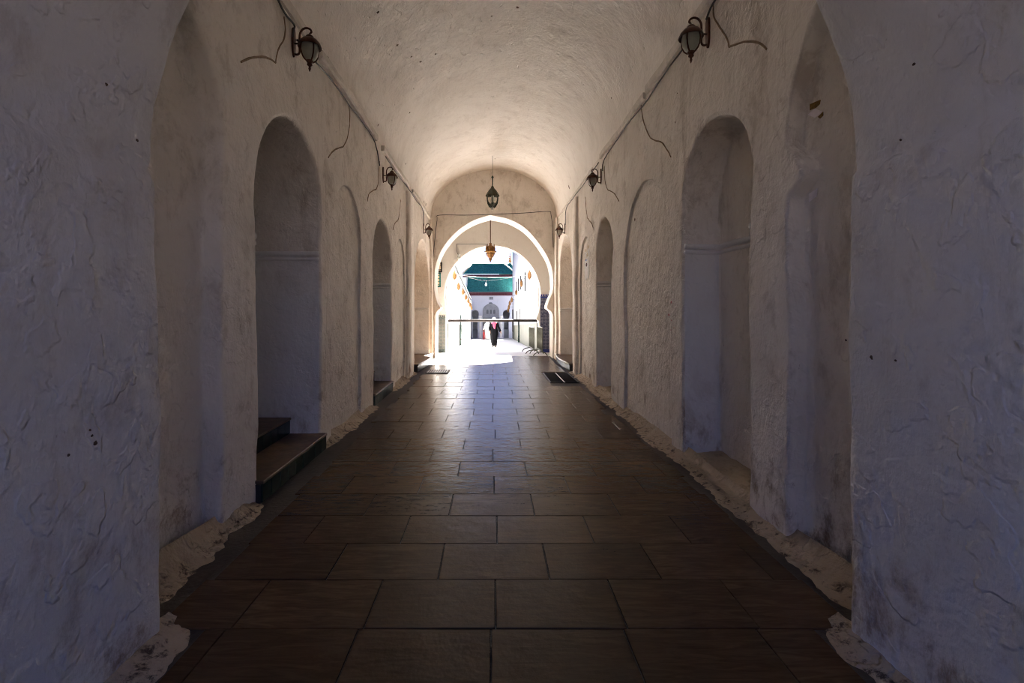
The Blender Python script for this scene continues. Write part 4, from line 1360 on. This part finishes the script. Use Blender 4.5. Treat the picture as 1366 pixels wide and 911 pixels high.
def person(label, loc, rz, dress_mat, walk, scale=1.0, robe=False):
    """faces -Y locally; height 1.68 m"""
    r = empty('person', loc, rz, label, 'person')
    r.scale = (scale,) * 3
    s = .10 if walk else 0
    J = {'pelvis': ((0, 0, .92), (.15, .11)), 'belly': ((0, 0, 1.06), (.13, .10)), 'chest': ((0, .0, 1.24), (.15, .11)), 'upper': ((0, .01, 1.37), (.12, .08)),
         'neck': ((0, .0, 1.44), .055), 'skull': ((0, -.02, 1.535), (.075, .09)), 'top': ((0, -.01, 1.62), (.07, .08)),
         'hipL': ((.09, 0, .86), .10), 'kneeL': ((.085, -.02 - s * .35, .48), .055), 'ankL': ((.08, -.02 - s, .09), .04), 'toeL': ((.085, -.15 - s, .035), .032),
         'hipR': ((-.09, 0, .86), .10), 'kneeR': ((-.075, -.03 + s * .3, .48), .06), 'ankR': ((-.07, .04 + s, .09), .04), 'toeR': ((-.075, -.08 + s, .035), .032),
         'shL': ((.17, .01, 1.36), .058), 'elL': ((.27, .03, 1.10), .042), 'wrL': ((.37, -.03, .87), .028), 'plL': ((.40, -.05, .81), (.024, .034)),
         'shR': ((-.17, .01, 1.36), .058), 'elR': ((-.25, .07, 1.10), .042), 'wrR': ((-.23, -.12, .93), .028), 'plR': ((-.225, -.165, .88), (.024, .034))}
    E = [('pelvis', 'belly'), ('belly', 'chest'), ('chest', 'upper'), ('upper', 'neck'), ('neck', 'skull'), ('skull', 'top'),
         ('pelvis', 'hipL'), ('hipL', 'kneeL'), ('kneeL', 'ankL'), ('ankL', 'toeL'), ('pelvis', 'hipR'), ('hipR', 'kneeR'), ('kneeR', 'ankR'), ('ankR', 'toeR'),
         ('upper', 'shL'), ('shL', 'elL'), ('elL', 'wrL'), ('wrL', 'plL'), ('upper', 'shR'), ('shR', 'elR'), ('elR', 'wrR'), ('wrR', 'plR')]
    for sd in ('L', 'R'):
        pl = Vector(J['pl' + sd][0]); d = (pl - Vector(J['wr' + sd][0])).normalized()
        side = Vector((0, 1, 0)) - d * d.y; side.normalize()
        for i, (off, ln) in enumerate(((-.03, .075), (-.01, .085), (.01, .08), (.03, .062))):
            a = pl + side * off + d * .025
            J['f%d%sa' % (i, sd)] = (tuple(a), .0095)
            J['f%d%sb' % (i, sd)] = (tuple(a + d * ln * .55), .0085)
            inw = Vector((-1 if sd == 'L' else 1, 0, 0))
            J['f%d%sc' % (i, sd)] = (tuple(a + d * ln * .9 + inw * .02), .0075)
            E += [('pl' + sd, 'f%d%sa' % (i, sd)), ('f%d%sa' % (i, sd), 'f%d%sb' % (i, sd)), ('f%d%sb' % (i, sd), 'f%d%sc' % (i, sd))]
        a = pl - side * .035 - d * .01
        J['t%sa' % sd] = (tuple(a), .011); J['t%sb' % sd] = (tuple(a - side * .025 + d * .035), .009)
        E += [('pl' + sd, 't%sa' % sd), ('t%sa' % sd, 't%sb' % sd)]
    body = skin_body('body', J, E, M['skin'], r)
    # face
    hc = Vector((0, -.02, 1.575))
    prof = [(.02, -.135), (.048, -.115), (.064, -.08), (.074, -.03), (.077, .02), (.07, .07), (.045, .105), (.01, .118)]
    hd = MB().lathe(prof, tuple(hc), 20, sy=1.18).build('head', M['skin'], r, True)
    MB().lathe([(.002, .035), (.009, .015), (.015, -.012), (.012, -.02), (.002, -.024)], (0, hc.y - .092, hc.z - .015), 10, sy=1.3).build('nose', M['skin'], hd, True)
    for q in (-1, 1):
        MB().lathe([(.001, -.006), (.011, 0), (.001, .006)], (q * .03, hc.y - .083, hc.z + .012), 10).build('eye', M['hair'], hd, True)
        MB().tube([(q * .014, hc.y - .09, hc.z + .032), (q * .03, hc.y - .09, hc.z + .037), (q * .046, hc.y - .078, hc.z + .031)], .004, 6).build('eyebrow', M['hair'], hd)
        MB().lathe([(.003, -.03), (.012, -.01), (.014, .015), (.004, .03)], (q * .077, hc.y + .005, hc.z), 8).build('ear', M['skin'], hd, True)
    MB().tube([(-.022, hc.y - .079, hc.z - .062), (0, hc.y - .085, hc.z - .06), (.022, hc.y - .079, hc.z - .062)], .006, 6).build('mouth', M['maroon'], hd, True)
    # dress: torso + skirt hanging over the legs
    mb = MB()
    if robe:
        st = [(.03, .26, .20), (.3, .25, .19), (.6, .235, .175), (.9, .225, .165), (1.1, .215, .15), (1.25, .215, .145), (1.36, .19, .115), (1.42, .11, .085), (1.46, .07, .07)]
    else:
        st = [(.09, .155, .14 + s), (.2, .165, .15 + s * .8), (.4, .185, .17 + s * .6), (.6, .195, .165 + s * .3), (.78, .215, .165), (.92, .215, .16), (1.05, .19, .14), (1.16, .18, .135), (1.26, .185, .14), (1.36, .17, .11), (1.42, .10, .08), (1.46, .066, .066)]
    mb.rings([ell((0, -.02 if z < .6 else 0, z), a, b, 24, fold=.012 if z < 1.0 else .003, ph=z * 2) for z, a, b in st])
    for sd, q in (('L', 1), ('R', -1)):
        a, b, c = (Vector(J[k + sd][0]) for k in ('sh', 'el', 'wr'))
        mb.tube([a + Vector((-q * .04, 0, .01)), a.lerp(b, .1), a.lerp(b, .5), b, b.lerp(c, .5), b.lerp(c, .95)], [.075, .078, .068, .062, .062, .066], 12)
    mb.build('robe' if robe else 'dress', dress_mat, r, True)
    for sd in ('L', 'R'):
        an, to = Vector(J['ank' + sd][0]), Vector(J['toe' + sd][0])
        rg = []
        for t_, w_, h_ in ((-.55, .02, .05), (-.4, .036, .065), (0, .042, .085), (.5, .046, .06), (1.0, .047, .045), (1.35, .03, .03), (1.5, .008, .014)):
            p = an.lerp(to, t_)
            rg.append([Vector((p.x + w_ * math.cos(k * math.pi / 5), p.y, max(.004, .004 + h_ * .5 + h_ * .5 * math.sin(k * math.pi / 5)))) for k in range(10)])
        MB().rings(rg).build('shoe', M['shoe'], r, True)
    return r, hc

yw = 28.2
pr, hc = person('woman walking towards the arch in black dress, pink scarf and white headscarf', (AT(659, 0, yw)[0], yw, ground(yw)), 0, M['black_cloth'], True, 1.03)
def headscarf(r, hc, mat):
    vs, fs = [], []
    n, m = 28, 14
    for i in range(m + 1):
        for j in range(n + 1):
            # azimuth leaves a face opening at -Y
            u = j / n
            t = i / m
            z = .135 - .285 * t
            op = .95 if t > .22 else .95 * max(0, (t - .04) / .18)
            az = -math.pi / 2 + op * .75 + (2 * math.pi - 2 * op * .75) * u
            rr = .098 * math.sqrt(max(.0, 1 - max(0, (z - .02) / .115) ** 2)) if z > .02 else .098 + (.02 - z) * .12
            vs.append((hc.x + rr * math.cos(az), hc.y + .012 + rr * 1.16 * math.sin(az), hc.z + z))
    for i in range(m):
        for j in range(n):
            k = i * (n + 1) + j
            fs.append((k, k + 1, k + n + 2, k + n + 1))
    o = MB().add(vs, fs).build('headscarf', mat, r, True)
    sm = o.modifiers.new('thickness', 'SOLIDIFY'); sm.thickness = .008
headscarf(pr, hc, M['white_cloth'])
mb = MB()
mb.rings([ell((0, .0, z), a, b, 20, fold=.008, ph=z * 9) for z, a, b in ((1.33, .175, .135), (1.37, .165, .125), (1.42, .13, .115), (1.46, .105, .105), (1.49, .09, .095))], caps=False)
pg = [(-.12, 1.40), (-.10, 1.25), (-.04, 1.08), (.02, 1.02), (.05, 1.1), (.09, 1.24), (.13, 1.40)]
mb.prism(pg, lambda u, v, d: Vector((u + .02, -.155 - d + (1.40 - v) * -.02, v)), -.015, .02)
o = mb.build('scarf', M['pink'], pr, True)
sm = o.modifiers.new('thickness', 'SOLIDIFY'); sm.thickness = .01

yw2 = 46.0
pr2, hc2 = person('person in long white hooded robe standing far off before the facade', (AT(650.3, 0, yw2)[0], yw2, ground(yw2)), math.radians(165), M['white_cloth'], False, 1.08, True)
mb = MB()
mb.rings([ell((0, hc2.y + .02, hc2.z + z), a, a * 1.15, 18) for z, a in ((-.17, .12), (-.1, .11), (0, .105), (.06, .095), (.11, .06), (.14, .02))])
mb.build('hood', M['white_cloth'], pr2, True)
t = empty('red_bag', (AT(645.5, 0, 45.9)[0], 45.9, ground(45.9)), 0, 'slim red bag beside the person in the white robe', 'bag')
MB().box((0, 0, .35), (.14, .28, .7)).build('bag_body', M['red'], t, bevel=.03)
MB().tube(catmull([(0, -.08, .68), (0, -.06, .84), (0, .06, .84), (0, .08, .68)], 4), .012, 6).build('bag_handle', M['red'], t, True)

# ------------------------------------------------------------------ chips and holes in the plaster, their dark hollows painted as patches
M['chip'] = simple('dark_chip_hollow', (.10, .065, .04), .95, var=.4, scale=30, bump=.6, bscale=60)
def chip(parent, p, nrm, r):
    p = Vector(p); nrm = Vector(nrm).normalized()
    a = nrm.orthogonal().normalized(); b = nrm.cross(a)
    n = 9
    ring = [p + (a * math.cos(2 * math.pi * k / n) * random.uniform(.6, 1.2) + b * math.sin(2 * math.pi * k / n) * random.uniform(.5, 1.1)) * r + nrm * .003 for k in range(n)]
    vs = ring + [q * .55 + p * .45 + nrm * .006 for q in ring] + [p + nrm * .002]
    fs = [(k, (k + 1) % n, n + (k + 1) % n, n + k) for k in range(n)] + [(n + k, n + (k + 1) % n, 2 * n) for k in range(n)]
    MB().add(vs, fs).build('plaster_chip', M['chip'], parent)
for px, py, r in ((122, 592, .014), (118, 582, .008), (116, 574, .007), (185, 188, .010), (146, 113, .010), (86, 608, .008)):
    Y = F * 1.93 / (VX - px); q = warp((-1.93, Y, H + (VY - py) * Y / F)); chip(wall_front, q, (1, 0, 0), r)
for px, py, r in ((1132, 456, .008), (1200, 190, .009), (1222, 85, .010), (1165, 478, .012), (1195, 482, .008)):
    Y = F * 2.065 / (px - VX); q = warp((2.065, Y, H + (VY - py) * Y / F)); chip(wall_front, q, (-1, 0, 0), r)
def vault_hit(px, py):
    cx, a, b = (WR - WL) / 2, (WL + WR) / 2, 1.80
    lo = None
    for k in range(400, 1800):
        Y = k / 100; x = (px - VX) * Y / F; z = H + (VY - py) * Y / F
        if z > ZT and ((x - cx) / a) ** 2 + ((z - ZT) / b) ** 2 >= 1: return Vector((x, Y, z)), Vector((-(x - cx) / a ** 2, 0, -(z - ZT) / b ** 2))
    return None
for px, py, r in ((565, 269, .05), (567.5, 273, .06), (571, 283, .05), (578, 296, .05), (503, 15, .03), (530, 60, .03), (548, 75, .025), (560, 82, .03), (580, 73, .025), (655, 20, .02), (690, 8, .03), (760, 250, .07), (545, 150, .03), (817, 130, .02), (540, 218, .03), (436, 80, .04), (490, 172, .04), (504, 166, .03), (660, 211, .03)):
    h = vault_hit(px, py)
    if h: chip(ceiling, warp(h[0], 1.3) + h[1].normalized() * .012, h[1], r)
for px, py, r in ((829, 121, .02), (848, 292, .03), (902, 162, .012), (904, 123, .012)):
    y, z = RW(px, py); chip(wall_right, warp((WR, y, z)) + Vector((-.004, 0, 0)), (-1, 0, 0), r)
